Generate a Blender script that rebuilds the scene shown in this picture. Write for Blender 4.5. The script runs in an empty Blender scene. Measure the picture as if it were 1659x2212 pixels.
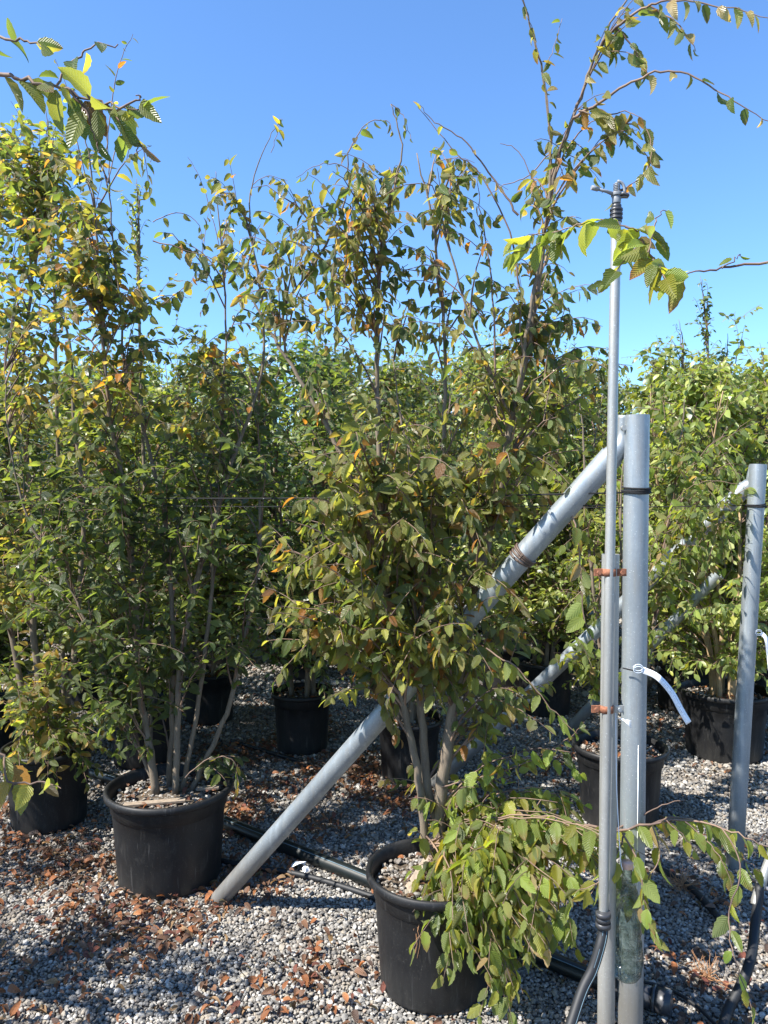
import bpy, bmesh, math, random
import numpy as np
from mathutils import Vector, Matrix
random.seed(7); rng = np.random.default_rng(7)
R = math.radians
scene = bpy.context.scene
# ---------------------------------------------------------------- camera
PITCH = R(1.5); FPX = 1640.0; W0, H0 = 1659.0, 2212.0; CZ = 1.75
cam = bpy.data.objects.new('camera', bpy.data.cameras.new('camera'))
scene.collection.objects.link(cam); scene.camera = cam
cam.location = (0, 0, CZ); cam.rotation_euler = (R(90) - PITCH, 0, 0)
cam.data.sensor_fit = 'VERTICAL'; cam.data.sensor_height = 24; cam.data.lens = FPX / H0 * 24
cam.data.clip_start = .05; cam.data.clip_end = 3000
# ---------------------------------------------------------------- light
SUN_EL, SUN_AZ = 50, 246          # azimuth clockwise from +Y: from the left, a little towards the camera
world = bpy.data.worlds.new('World'); scene.world = world; world.use_nodes = True
wn = world.node_tree; wn.nodes.clear()
sky = wn.nodes.new('ShaderNodeTexSky'); sky.sky_type = 'NISHITA'; sky.sun_disc = False
sky.sun_elevation = R(SUN_EL); sky.sun_rotation = R(SUN_AZ); sky.air_density = 1.0; sky.dust_density = .1; sky.ozone_density = 6
bg = wn.nodes.new('ShaderNodeBackground'); bg.inputs[1].default_value = .107
wo = wn.nodes.new('ShaderNodeOutputWorld'); tint_ = wn.nodes.new('ShaderNodeMix'); tint_.data_type = 'RGBA'; tint_.blend_type = 'MULTIPLY'; tint_.inputs[0].default_value = 1; tint_.inputs[7].default_value = (.82, .99, 1.12, 1); wn.links.new(sky.outputs[0], tint_.inputs[6]); wn.links.new(tint_.outputs[2], bg.inputs[0]); wn.links.new(bg.outputs[0], wo.inputs[0])
sun = bpy.data.objects.new('sun', bpy.data.lights.new('sun', 'SUN')); scene.collection.objects.link(sun)
sun.data.energy = 5; sun.data.angle = R(.5); sun.data.color = (1, .955, .88)
sd = Vector((math.sin(R(SUN_AZ)) * math.cos(R(SUN_EL)), math.cos(R(SUN_AZ)) * math.cos(R(SUN_EL)), math.sin(R(SUN_EL))))
sun.rotation_euler = sd.to_track_quat('Z', 'Y').to_euler()
scene.view_settings.view_transform = 'Standard'; scene.view_settings.look = 'None'
scene.view_settings.gamma = 1; scene.view_settings.use_curve_mapping = False
scene.view_settings.exposure = 1.33
scene.render.engine = 'CYCLES'
scene.cycles.max_bounces = 6; scene.cycles.transparent_max_bounces = 12
scene.cycles.diffuse_bounces = 3

# ---------------------------------------------------------------- helpers
def at(X, Y, d):
    """the point of the place seen at photo position (X, Y), d metres out along +Y"""
    a, b = (X - W0 / 2) / FPX, -(Y - H0 / 2) / FPX
    v = np.array([a, math.cos(PITCH) + b * math.sin(PITCH), -math.sin(PITCH) + b * math.cos(PITCH)])
    return v * (d / v[1]) + np.array([0, 0, CZ])
def gr(X, Y, z=0):
    p = at(X, Y, 1.0) - np.array([0, 0, CZ]); return p * ((z - CZ) / p[2]) + np.array([0, 0, CZ])
CAMF = np.array([0, math.cos(PITCH), -math.sin(PITCH)]); CAMU = np.array([0, math.sin(PITCH), math.cos(PITCH)])
def proj(p):
    q = np.asarray(p) - np.array([0, 0, CZ]); f = q @ CAMF
    f = np.where(np.abs(f) < 1e-6, 1e-6, f)
    return q[..., 0] / f * FPX + W0 / 2, -(q @ CAMU) / f * FPX + H0 / 2, f
def norm(v):
    v = np.asarray(v, float); return v / (np.linalg.norm(v) + 1e-12)
def tag(o, label=None, cat=None, group=None, kind=None):
    for k, v in (('label', label), ('category', cat), ('group', group), ('kind', kind)):
        if v: o[k] = v
    return o
def link(o, parent=None):
    scene.collection.objects.link(o)
    if parent is not None: o.parent = parent
    return o
def empty(name, loc, label, cat, group=None):
    o = bpy.data.objects.new(name, None); o.location = loc; o.empty_display_size = .1
    link(o); return tag(o, label, cat, group)
def mesh_np(name, V, F, mats, uv=None, col=None, smooth=True, mi=None):
    """mesh from numpy arrays; F is a list of index arrays of one width (3 or 4) or a single (n,k) array"""
    F = np.asarray(F, dtype=np.int32); n, k = F.shape
    me = bpy.data.meshes.new(name)
    me.vertices.add(len(V)); me.vertices.foreach_set('co', np.asarray(V, np.float32).ravel())
    me.loops.add(n * k); me.loops.foreach_set('vertex_index', F.ravel())
    me.polygons.add(n); me.polygons.foreach_set('loop_start', np.arange(0, n * k, k, dtype=np.int32))
    me.polygons.foreach_set('use_smooth', np.full(n, smooth))
    if mi is not None: me.polygons.foreach_set('material_index', np.asarray(mi, np.int32))
    if uv is not None:
        l = me.uv_layers.new(name='UVMap'); l.data.foreach_set('uv', np.asarray(uv, np.float32)[F.ravel()].ravel())
    if col is not None:
        c = me.color_attributes.new('Col', 'FLOAT_COLOR', 'POINT')
        c.data.foreach_set('color', np.c_[col, np.ones(len(col))].astype(np.float32).ravel())
    for m in (mats if isinstance(mats, (list, tuple)) else [mats]): me.materials.append(m)
    me.update(calc_edges=True); me.validate(); return me
class MB:
    """collects vertices and faces of one mesh object"""
    def __init__(s): s.v = []; s.f = []; s.n = 0; s.sm = []
    def add(s, V, F, smooth=True):
        s.v.append(np.asarray(V, float)); s.f += [tuple(i + s.n for i in f) for f in F]; s.sm += [smooth] * len(F); s.n += len(V)
    def tube(s, pts, rad, n=8, cap=True, wob=0, twist=0):
        P = np.asarray(pts, float); m = len(P); r = np.broadcast_to(np.asarray(rad, float), (m,))
        T = np.gradient(P, axis=0); T /= np.linalg.norm(T, axis=1)[:, None] + 1e-12
        u = np.cross(T[0], [0, 0, 1.]);
        if np.linalg.norm(u) < .2: u = np.cross(T[0], [0, 1., 0])
        u = norm(u); V = []
        a = np.arange(n) * 2 * math.pi / n
        for i in range(m):
            u = norm(u - T[i] * (u @ T[i])); w = np.cross(T[i], u)
            ri = r[i] * (1 + (rng.uniform(-wob, wob, n) if wob else 0))
            V.append(P[i] + np.outer(np.cos(a) * ri, u) + np.outer(np.sin(a) * ri, w))
        V = np.concatenate(V); F = [(i * n + j, i * n + (j + 1) % n, (i + 1) * n + (j + 1) % n, (i + 1) * n + j) for i in range(m - 1) for j in range(n)]
        s.add(V, F)
        if cap: s.f += [tuple(s.n - m * n + j for j in range(n))[::-1], tuple(s.n - n + j for j in range(n))]; s.sm += [False, False]
        return s
    def lathe(s, prof, n=32, c=(0, 0, 0), cap=False, smooth=True, fn=None):
        V = []; a = np.arange(n) * 2 * math.pi / n
        for k, (r, z) in enumerate(prof):
            rr = r * (fn(a, k) if fn else 1)
            V.append(np.c_[np.cos(a) * rr, np.sin(a) * rr, np.full(n, z)])
        V = np.concatenate(V) + np.array(c); m = len(prof)
        s.add(V, [(i * n + j, i * n + (j + 1) % n, (i + 1) * n + (j + 1) % n, (i + 1) * n + j) for i in range(m - 1) for j in range(n)], smooth)
        if cap: s.f += [tuple(s.n - n + j for j in range(n))]; s.sm += [False]
        return s
    def box(s, c, d, M=None, taper=0):
        x, y, z = np.array(d) / 2.; V = np.array([(i * x, j * y, k * z) for k in (-1, 1) for j in (-1, 1) for i in (-1, 1)], float)
        V[4:, :2] *= 1 - taper
        if M is not None: V = V @ np.asarray(M).T
        s.add(V + np.array(c), [(0, 2, 3, 1), (4, 5, 7, 6), (0, 1, 5, 4), (2, 6, 7, 3), (0, 4, 6, 2), (1, 3, 7, 5)], False); return s
    def mesh(s, name, mat):
        me = bpy.data.meshes.new(name); me.from_pydata(np.concatenate(s.v).tolist(), [], s.f)
        me.polygons.foreach_set('use_smooth', s.sm); me.materials.append(mat); me.update(); return me
    def build(s, name, mat, parent=None, loc=None, bevel=0):
        """vertices are in world space; loc (or the parent's own place) becomes the object's origin"""
        o = bpy.data.objects.new(name, s.mesh(name, mat)); base = np.zeros(3)
        if parent is not None: base = np.array(parent.location)
        org = base if loc is None else np.array(loc)
        if org.any(): o.data.transform(Matrix.Translation(-Vector(org)))
        o.location = Vector(org - base) if parent is not None else Vector(org)
        link(o, parent)
        if bevel:
            b = o.modifiers.new('bevel', 'BEVEL'); b.width = bevel; b.segments = 2; b.limit_method = 'ANGLE'
        return o
def smooth_path(P, k=6):
    """Catmull-Rom through the points"""
    P = np.asarray(P, float); Q = np.vstack([2 * P[0] - P[1], P, 2 * P[-1] - P[-2]]); out = []
    for i in range(1, len(Q) - 2):
        for t in np.arange(k) / k:
            a, b, c, d = Q[i - 1], Q[i], Q[i + 1], Q[i + 2]
            out.append(.5 * ((2 * b) + (c - a) * t + (2 * a - 5 * b + 4 * c - d) * t * t + (-a + 3 * b - 3 * c + d) * t ** 3))
    out.append(P[-1]); return np.array(out)

# ---------------------------------------------------------------- materials
class NT:
    def __init__(s, name):
        s.m = bpy.data.materials.new(name); s.m.use_nodes = True; s.t = s.m.node_tree; s.t.nodes.clear()
        s.out = s.n('ShaderNodeOutputMaterial')
    def n(s, typ, **kw):
        x = s.t.nodes.new(typ)
        for k, v in kw.items(): setattr(x, k, v)
        return x
    def l(s, a, b): s.t.links.new(a, b)
    def math(s, op, a, b=None, c=None):
        x = s.n('ShaderNodeMath', operation=op)
        for i, v in enumerate((a, b, c)):
            if v is None: continue
            if isinstance(v, (int, float)): x.inputs[i].default_value = v
            else: s.l(v, x.inputs[i])
        return x.outputs[0]
    def noise(s, scale, detail=4, rough=.6, vec=None, dist=0):
        x = s.n('ShaderNodeTexNoise'); x.inputs['Scale'].default_value = scale; x.inputs['Detail'].default_value = detail
        x.inputs['Roughness'].default_value = rough; x.inputs['Distortion'].default_value = dist
        if vec is not None: s.l(vec, x.inputs['Vector'])
        return x.outputs['Fac']
    def ramp(s, fac, stops):
        x = s.n('ShaderNodeValToRGB'); e = x.color_ramp.elements
        while len(e) < len(stops): e.new(.5)
        for i, (p, c) in enumerate(stops): e[i].position = p; e[i].color = (*c, 1) if len(c) == 3 else c
        s.l(fac, x.inputs[0]); return x.outputs[0]
    def mix(s, fac, a, b, mode='MIX'):
        x = s.n('ShaderNodeMix', data_type='RGBA', blend_type=mode)
        for i, v in ((0, fac), (6, a), (7, b)):
            if isinstance(v, (int, float)): x.inputs[i].default_value = v
            elif isinstance(v, tuple): x.inputs[i].default_value = (*v, 1)
            else: s.l(v, x.inputs[i])
        return x.outputs[2]
    def coord(s, scale=(1, 1, 1), kind='Object'):
        c = s.n('ShaderNodeTexCoord'); m = s.n('ShaderNodeMapping'); m.inputs['Scale'].default_value = scale
        s.l(c.outputs[kind], m.inputs[0]); return m.outputs[0]
    def pos(s, scale=(1, 1, 1)):
        c = s.n('ShaderNodeNewGeometry'); m = s.n('ShaderNodeMapping'); m.inputs['Scale'].default_value = scale
        s.l(c.outputs['Position'], m.inputs[0]); return m.outputs[0]
    def bump(s, h, dist=.002, strength=1.):
        x = s.n('ShaderNodeBump'); x.inputs['Distance'].default_value = dist; x.inputs['Strength'].default_value = strength
        s.l(h, x.inputs['Height']); return x.outputs[0]
    def bsdf(s, col=None, rough=.5, metal=0, bump=None, spec=.5, **kw):
        x = s.n('ShaderNodeBsdfPrincipled')
        for k, v in (('Base Color', col), ('Roughness', rough), ('Metallic', metal), ('Normal', bump), ('Specular IOR Level', spec), *kw.items()):
            if v is None: continue
            if isinstance(v, tuple): x.inputs[k].default_value = (*v, 1)
            elif isinstance(v, (int, float)): x.inputs[k].default_value = v
            else: s.l(v, x.inputs[k])
        return x
    def done(s, sh): s.l(sh.outputs[0], s.out.inputs[0]); return s.m

def mat_leaf(name, rough=.38, trans=.42, veins=True, tint=(1.9, 1.8, .75)):
    t = NT(name); a = t.n('ShaderNodeAttribute', attribute_name='Col'); oi = t.n('ShaderNodeObjectInfo')
    g = t.n('ShaderNodeNewGeometry')
    col = a.outputs['Color']
    hs = t.n('ShaderNodeHueSaturation'); t.l(col, hs.inputs['Color'])
    mr = t.n('ShaderNodeMapRange'); t.l(oi.outputs['Random'], mr.inputs[0]); mr.inputs[3].default_value = 1.0; mr.inputs[4].default_value = 1.4
    t.l(mr.outputs[0], hs.inputs['Value']); col = hs.outputs[0]
    bump = None
    if veins:
        uv = t.n('ShaderNodeUVMap'); sx = t.n('ShaderNodeSeparateXYZ'); t.l(uv.outputs[0], sx.inputs[0])
        au = t.math('ABSOLUTE', t.math('SUBTRACT', sx.outputs[0], .5))
        ph = t.math('MULTIPLY', t.math('SUBTRACT', sx.outputs[1], t.math('MULTIPLY', au, .55)), 2 * math.pi * 11)
        sn = t.math('SINE', ph); mid = t.math('GREATER_THAN', .022, au)
        vein = t.math('POWER', t.math('ADD', t.math('MULTIPLY', sn, .5), .5), 6)
        v = t.math('MAXIMUM', t.math('MULTIPLY', vein, .4), t.math('MULTIPLY', mid, .7))
        col = t.mix(t.math('MULTIPLY', v, .5), col, t.mix(1., col, (1.75, 1.6, 1.5), 'MULTIPLY'))
        blot = t.noise(55, 3, .6)
        col = t.mix(t.math('MULTIPLY', t.math('GREATER_THAN', blot, .63), .35), col, (.16, .085, .025))
        bump = t.bump(t.math('SUBTRACT', sn, t.math('MULTIPLY', mid, 2)), .0012, .9)
    back = t.mix(.45, col, (.16, .19, .07))
    c2 = t.mix(g.outputs['Backfacing'], col, back)
    p = t.bsdf(c2, t.math('ADD', rough, t.math('MULTIPLY', g.outputs['Backfacing'], .25)), 0, bump, .8)
    tr = t.n('ShaderNodeBsdfTranslucent'); t.l(t.mix(1., col, tint, 'MULTIPLY'), tr.inputs[0])
    mx = t.n('ShaderNodeMixShader'); mx.inputs[0].default_value = trans; t.l(p.outputs[0], mx.inputs[1]); t.l(tr.outputs[0], mx.inputs[2])
    return t.done(mx)
M_LEAF = mat_leaf('hornbeam_leaf', .33, .5); M_LEAFB = mat_leaf('far_leaf', .42, .42, False)
M_DRY = mat_leaf('dry_leaf', .6, .2, True, (1.3, 1.1, .7))
def mat_bark(name, c1, c2, sc=60):
    t = NT(name); v = t.pos((1, 1, .25)); n1 = t.noise(sc, 6, .65, v); n2 = t.noise(14, 3, .5, t.pos())
    sp = t.n('ShaderNodeTexVoronoi'); sp.inputs['Scale'].default_value = 170; t.l(t.pos((1, 1, 1.6)), sp.inputs['Vector'])
    col = t.mix(n2, t.ramp(n1, [(.3, c1), (.68, c2)]), tuple(.5 * (a + b) * 1.1 for a, b in zip(c1, c2)))
    col = t.mix(t.math('MULTIPLY', t.math('LESS_THAN', sp.outputs['Distance'], .18), .5), col, tuple(x * 1.5 for x in c2))
    return t.done(t.bsdf(col, .85, 0, t.bump(n1, .004, .7), .2))
M_BARK = mat_bark('grey_brown_bark', (.07, .055, .04), (.23, .185, .135))
M_BARKT = mat_bark('tawny_bark', (.16, .10, .05), (.52, .38, .22), 40)
M_TWIG = NT('twig'); M_TWIG = M_TWIG.done(M_TWIG.bsdf(M_TWIG.ramp(M_TWIG.noise(9, 3, .5, M_TWIG.pos()), [(.35, (.09, .06, .05)), (.65, (.24, .16, .11))]), .7, 0, None, .3))
def mat_galv(name, base=(.30, .335, .36), dirt=.6):
    t = NT(name); v = t.pos(); vv = t.n('ShaderNodeTexVoronoi'); vv.inputs['Scale'].default_value = 120; t.l(v, vv.inputs['Vector'])
    n1 = t.noise(7, 5, .6, t.pos((1, 1, .35))); n2 = t.noise(55, 4, .6, t.pos((1, 1, .15))); n3 = t.noise(220, 2, .5, v); n4 = t.noise(18, 6, .7, t.pos((1, 1, .06)))
    c = t.ramp(n1, [(.3, tuple(x * .8 for x in base)), (.7, tuple(min(1, x * 1.16) for x in base))])
    c = t.mix(t.math('MULTIPLY', vv.outputs['Color'], .34), c, tuple(x * .72 for x in base))
    c = t.mix(t.math('MULTIPLY', t.math('SUBTRACT', n2, .45), dirt * 2), c, (.26, .24, .2))
    c = t.mix(t.math('MULTIPLY', t.math('GREATER_THAN', n3, .69), .5), c, (.72, .74, .74))
    c = t.mix(t.ramp(n4, [(.52, (0,) * 3), (.7, (.5,) * 3)]), c, tuple(min(1, x * 1.6) for x in base)); c = t.mix(t.ramp(n4, [(.3, (.45,) * 3), (.45, (0,) * 3)]), c, tuple(x * .55 for x in base))
    sx = t.n('ShaderNodeSeparateXYZ'); t.l(t.pos(), sx.inputs[0]); lo = t.ramp(t.math('ADD', sx.outputs[2], t.math('MULTIPLY', n1, -.3)), [(-.0, (.6,) * 3), (.22, (0,) * 3)]); c = t.mix(lo, c, (.2, .17, .13))
    r = t.ramp(n2, [(.3, (.38,) * 3), (.75, (.62,) * 3)])
    return t.done(t.bsdf(c, r, .55, t.bump(n2, .0006, .5)))
M_GALV = mat_galv('galvanised_steel'); M_GALVW = mat_galv('weathered_galvanised_steel', (.36, .36, .34), .7)
def simple(name, col, rough=.5, metal=0, var=.25, scale=25, bump=.0006, col2=None, **kw):
    t = NT(name); n1 = t.noise(scale, 5, .6, t.pos())
    c = t.ramp(n1, [(.3, tuple(x * (1 - var) for x in col)), (.7, col2 or tuple(min(1, x * (1 + var)) for x in col))])
    return t.done(t.bsdf(c, rough, metal, t.bump(n1, bump, .6), **kw))
def mat_pot():
    t = NT('black_pot_plastic'); v = t.pos((1, 1, .12)); n1 = t.noise(38, 5, .65, v); n2 = t.noise(5, 4, .6, t.pos()); n3 = t.noise(190, 3, .6, t.pos())
    sx = t.n('ShaderNodeSeparateXYZ'); t.l(t.pos(), sx.inputs[0])
    low = t.n('ShaderNodeMapRange'); t.l(sx.outputs[2], low.inputs[0]); low.inputs[1].default_value = .16; low.inputs[2].default_value = 0; 
    dust = t.math('MULTIPLY', t.math('ADD', t.math('MULTIPLY', low.outputs[0], .9), t.math('MULTIPLY', n2, .7)), t.math('MULTIPLY', n1, .32))
    c = t.mix(dust, (.0045, .005, .0065), (.09, .085, .075))
    c = t.mix(t.math('MULTIPLY', t.math('GREATER_THAN', n3, .66), .3), c, (.13, .125, .11)); n5 = t.noise(11, 6, .75, t.pos((1, 1, .5)), 1.2); c = t.mix(t.ramp(n5, [(.55, (0,) * 3), (.72, (.5,) * 3)]), c, (.06, .057, .052)); sc_ = t.noise(90, 3, .5, t.pos((1, 1, .04))); c = t.mix(t.ramp(sc_, [(.64, (0,) * 3), (.7, (.35,) * 3)]), c, (.09, .088, .085))
    return t.done(t.bsdf(c, t.ramp(n2, [(.3, (.42,) * 3), (.7, (.6,) * 3)]), 0, t.bump(n1, .0012, .6), .35))
M_POT = mat_pot()
M_RUBBER = simple('black_hose_plastic', (.008, .009, .011), .6, 0, .3, 12)
M_PIPE = simple('dark_green_black_pipe', (.006, .009, .009), .42, 0, .3, 8)
M_STRIPE = simple('pale_blue_stripe', (.10, .17, .22), .6)
M_RUST = simple('rusty_steel', (.24, .085, .04), .85, .1, .45, 90, .001, (.36, .15, .08))
M_WOOD = simple('weathered_wood', (.24, .19, .14), .85, 0, .3, 60, .002)
M_RIBBON = simple('brown_tie_ribbon', (.42, .2, .07), .7, 0, .25, 30)
M_WHITE = simple('white_paper', (.78, .8, .82), .6, 0, .05)
M_WIRE = simple('black_wire', (.008, .008, .009), .85, spec=.1) if False else simple('black_wire', (.008, .008, .009), .9)
M_GREYP = simple('grey_plastic', (.2, .21, .22), .45)
M_DKP = simple('dark_plastic', (.035, .036, .04), .4)
M_SOIL = simple('dark_potting_soil', (.05, .036, .025), .95, 0, .5, 80, .006, (.12, .09, .06))
M_WEED = simple('dry_weed', (.33, .17, .08), .8, 0, .35, 60)
def mat_tag():
    t = NT('printed_white_tag'); uv = t.n('ShaderNodeUVMap'); sx = t.n('ShaderNodeSeparateXYZ'); t.l(uv.outputs[0], sx.inputs[0])
    u, v = sx.outputs[0], sx.outputs[1]
    line = t.math('GREATER_THAN', t.math('SINE', t.math('MULTIPLY', u, 2 * math.pi * 4)), .55)
    dash = t.math('GREATER_THAN', t.noise(38, 1, .5, t.coord((.06, 1, 1), 'UV')), .47)
    zone = t.math('MULTIPLY', t.math('MULTIPLY', t.math('GREATER_THAN', v, .16), t.math('LESS_THAN', v, .74)), t.math('MULTIPLY', t.math('GREATER_THAN', u, .24), t.math('LESS_THAN', u, .8)))
    k = t.math('MULTIPLY', t.math('MULTIPLY', line, dash), t.math('MULTIPLY', zone, .55))
    return t.done(t.bsdf(t.mix(k, (.8, .82, .85), (.1, .1, .12)), .45))
M_TAG = mat_tag()
t = NT('clear_plastic'); n_ = t.noise(45, 3, .6, t.pos())
tp = t.n('ShaderNodeBsdfTransparent'); t.l(t.ramp(n_, [(.3, (.3, .38, .34)), (.66, (.84, .9, .88))]), tp.inputs[0])
gl = t.n('ShaderNodeBsdfGlossy'); gl.inputs['Roughness'].default_value = .07; t.l(t.bump(n_, .012, 1.), gl.inputs['Normal'])
fr = t.n('ShaderNodeFresnel'); fr.inputs[0].default_value = 1.35; t.l(t.bump(n_, .012, 1.), fr.inputs['Normal'])
m2 = t.n('ShaderNodeMixShader'); t.l(t.math('ADD', t.math('MULTIPLY', fr.outputs[0], .8), .02), m2.inputs[0]); t.l(tp.outputs[0], m2.inputs[1]); t.l(gl.outputs[0], m2.inputs[2])
M_CLEAR = t.done(m2)
def mat_ground():
    t = NT('gravel_ground'); v = t.pos()
    vo = t.n('ShaderNodeTexVoronoi'); vo.inputs['Scale'].default_value = 62; t.l(v, vo.inputs['Vector'])
    ve = t.n('ShaderNodeTexVoronoi', feature='DISTANCE_TO_EDGE'); ve.inputs['Scale'].default_value = 62; t.l(v, ve.inputs['Vector'])
    s = t.n('ShaderNodeSeparateXYZ'); t.l(vo.outputs['Color'], s.inputs[0])
    c = t.ramp(s.outputs[0], [(0, (.09, .085, .08)), (.4, (.2, .19, .18)), (.7, (.3, .29, .27)), (1, (.42, .4, .37))])
    c = t.mix(t.ramp(ve.outputs['Distance'], [(0, (1, 1, 1)), (.12, (0, 0, 0))]), c, (.05, .043, .036))
    n2 = t.noise(1.3, 4, .6, v); c = t.mix(t.math('MULTIPLY', t.ramp(n2, [(.45, (0,) * 3), (.7, (1,) * 3)]), .5), c, (.13, .1, .07))
    return t.done(t.bsdf(c, .9, 0, t.bump(ve.outputs['Distance'], .02, .8), .2))
M_GROUND = mat_ground()
def mat_stone():
    t = NT('gravel_stone'); oi = t.n('ShaderNodeObjectInfo'); r = oi.outputs['Random']
    c = t.ramp(r, [(0, (.08, .074, .068)), (.24, (.165, .16, .15)), (.5, (.28, .27, .25)), (.68, (.29, .25, .19)), (.84, (.4, .385, .355)), (.96, (.58, .56, .52)), (1, (.26, .18, .12))])
    n1 = t.noise(140, 4, .6, t.pos()); c = t.mix(t.math('MULTIPLY', n1, .4), c, (.2, .185, .165)); n2 = t.noise(1.7, 5, .65, t.pos()); c = t.mix(t.ramp(n2, [(.46, (0,) * 3), (.66, (.62,) * 3)]), c, (.13, .098, .07))
    return t.done(t.bsdf(c, .82, 0, t.bump(n1, .0012, .7), .3))
M_STONE = mat_stone()

# ---------------------------------------------------------------- ground, gravel, fallen leaves
def ground_z(x, y): return .012 * np.sin(1.7 * x + .6) * np.cos(1.3 * y + .4) + .006 * np.sin(5.1 * x + 2) * np.sin(4.3 * y)
def grid(x0, x1, y0, y1, nx, ny, zf):
    xs, ys = np.linspace(x0, x1, nx + 1), np.linspace(y0, y1, ny + 1); X, Y = np.meshgrid(xs, ys)
    V = np.c_[X.ravel(), Y.ravel(), zf(X, Y).ravel()]
    i, j = np.meshgrid(np.arange(nx), np.arange(ny)); a = (j * (nx + 1) + i).ravel()
    return V, np.c_[a, a + 1, a + nx + 2, a + nx + 1]
xs = np.r_[-1500, -300, -60, np.linspace(-12, 12, 121), 60, 300, 1500]; ys = np.r_[-300, -40, np.linspace(-3, 18, 106), 60, 300, 1500]
X, Y = np.meshgrid(xs, ys); near = (np.abs(X) <= 12) & (Y >= -3) & (Y <= 18)
V = np.c_[X.ravel(), Y.ravel(), (np.where(near, ground_z(X, Y), 0) - .004).ravel()]
i, j = np.meshgrid(np.arange(len(xs) - 1), np.arange(len(ys) - 1)); a = (j * len(xs) + i).ravel()
tag(link(bpy.data.objects.new('ground', mesh_np('ground', V, np.c_[a, a + 1, a + len(xs) + 1, a + len(xs)], M_GROUND))), kind='structure')

def scatter(name, pts, rot, scl, sources, mat=None, parent=None, idx=None):
    """one object whose points carry instances of the small source meshes"""
    me = bpy.data.meshes.new(name); me.vertices.add(len(pts)); me.vertices.foreach_set('co', np.asarray(pts, np.float32).ravel())
    for nm, ty, arr in (('rot', 'FLOAT_VECTOR', rot), ('scl', 'FLOAT_VECTOR', scl)):
        at_ = me.attributes.new(nm, ty, 'POINT'); at_.data.foreach_set('vector', np.asarray(arr, np.float32).ravel())
    at_ = me.attributes.new('pick', 'INT', 'POINT'); at_.data.foreach_set('value', np.asarray(idx if idx is not None else rng.integers(0, len(sources), len(pts)), np.int32))
    o = link(bpy.data.objects.new(name, me), parent); me.update()
    c = bpy.data.collections.new(name + '_source')
    for k, s_ in enumerate(sources): c.objects.link(bpy.data.objects.new('%s_source_%03d' % (name, k), s_))
    ng = bpy.data.node_groups.new(name, 'GeometryNodeTree')
    ng.interface.new_socket('Geometry', in_out='INPUT', socket_type='NodeSocketGeometry'); ng.interface.new_socket('Geometry', in_out='OUTPUT', socket_type='NodeSocketGeometry')
    N = ng.nodes.new; gi, go = N('NodeGroupInput'), N('NodeGroupOutput'); ci = N('GeometryNodeCollectionInfo'); ci.inputs[0].default_value = c
    ci.inputs['Separate Children'].default_value = True; ci.inputs['Reset Children'].default_value = True
    ip = N('GeometryNodeInstanceOnPoints'); ip.inputs['Pick Instance'].default_value = True
    def attr(n_, ty):
        x = N('GeometryNodeInputNamedAttribute'); x.data_type = ty; x.inputs[0].default_value = n_; return [q for q in x.outputs if q.enabled and q.name == 'Attribute'][0]
    L = ng.links.new; L(gi.outputs[0], ip.inputs['Points']); L(ci.outputs[0], ip.inputs['Instance']); L(attr('rot', 'FLOAT_VECTOR'), ip.inputs['Rotation'])
    L(attr('scl', 'FLOAT_VECTOR'), ip.inputs['Scale']); L(attr('pick', 'INT'), ip.inputs['Instance Index']); L(ip.outputs[0], go.inputs[0])
    m = o.modifiers.new('scatter', 'NODES'); m.node_group = ng; tag(o, kind='stuff'); return o
stones = []
for k in range(14):
    bm = bmesh.new(); bmesh.ops.create_icosphere(bm, subdivisions=1 if k % 2 else 2, radius=1)
    ax = [Vector(rng.normal(size=3)).normalized() for _ in range(9)]; cut = rng.uniform(.55, .88, 9)
    for v in bm.verts:
        p = v.co.copy()
        for a_, c_ in zip(ax, cut):
            d = p.dot(a_)
            if d > c_: p -= a_ * (d - c_)
        v.co = p * (1 + rng.uniform(-.04, .04))
    me = bpy.data.meshes.new('stone'); bm.to_mesh(me); bm.free(); me.materials.append(M_STONE); stones.append(me)
def gravel_pts(x0, x1, y0, y1, sp, keep=None):
    nx, ny = int((x1 - x0) / sp), int((y1 - y0) / sp)
    X, Y = np.meshgrid(np.arange(nx) * sp + x0, np.arange(ny) * sp + y0)
    X = X.ravel() + rng.uniform(-.5, .5, nx * ny) * sp; Y = Y.ravel() + rng.uniform(-.5, .5, nx * ny) * sp
    return X, Y
GX, GY, GS = [], [], []
for y0, y1, sp, r0 in ((1.9, 4.2, .0122, .0073), (4.2, 6.4, .0175, .0102), (6.4, 10.5, .032, .0175)):
    X, Y = gravel_pts(-.56 * y1 - .5, .56 * y1 + .5, y0, y1, sp); k = np.abs(X) < .56 * Y + .45; X, Y = X[k], Y[k]
    GX.append(X); GY.append(Y); GS.append(r0 * np.exp(rng.normal(0, .27, len(X))))
GX, GY, GS = map(np.concatenate, (GX, GY, GS)); n = len(GX)
sc3 = np.c_[GS * rng.uniform(.85, 1.35, n), GS * rng.uniform(.8, 1.1, n), GS * rng.uniform(.55, .85, n)]
rot = np.c_[rng.uniform(-.5, .5, n), rng.uniform(-.5, .5, n), rng.uniform(0, 6.28, n)]
scatter('gravel', np.c_[GX, GY, ground_z(GX, GY) + GS * rng.uniform(.0, .9, n)], rot, sc3, stones)

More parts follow.
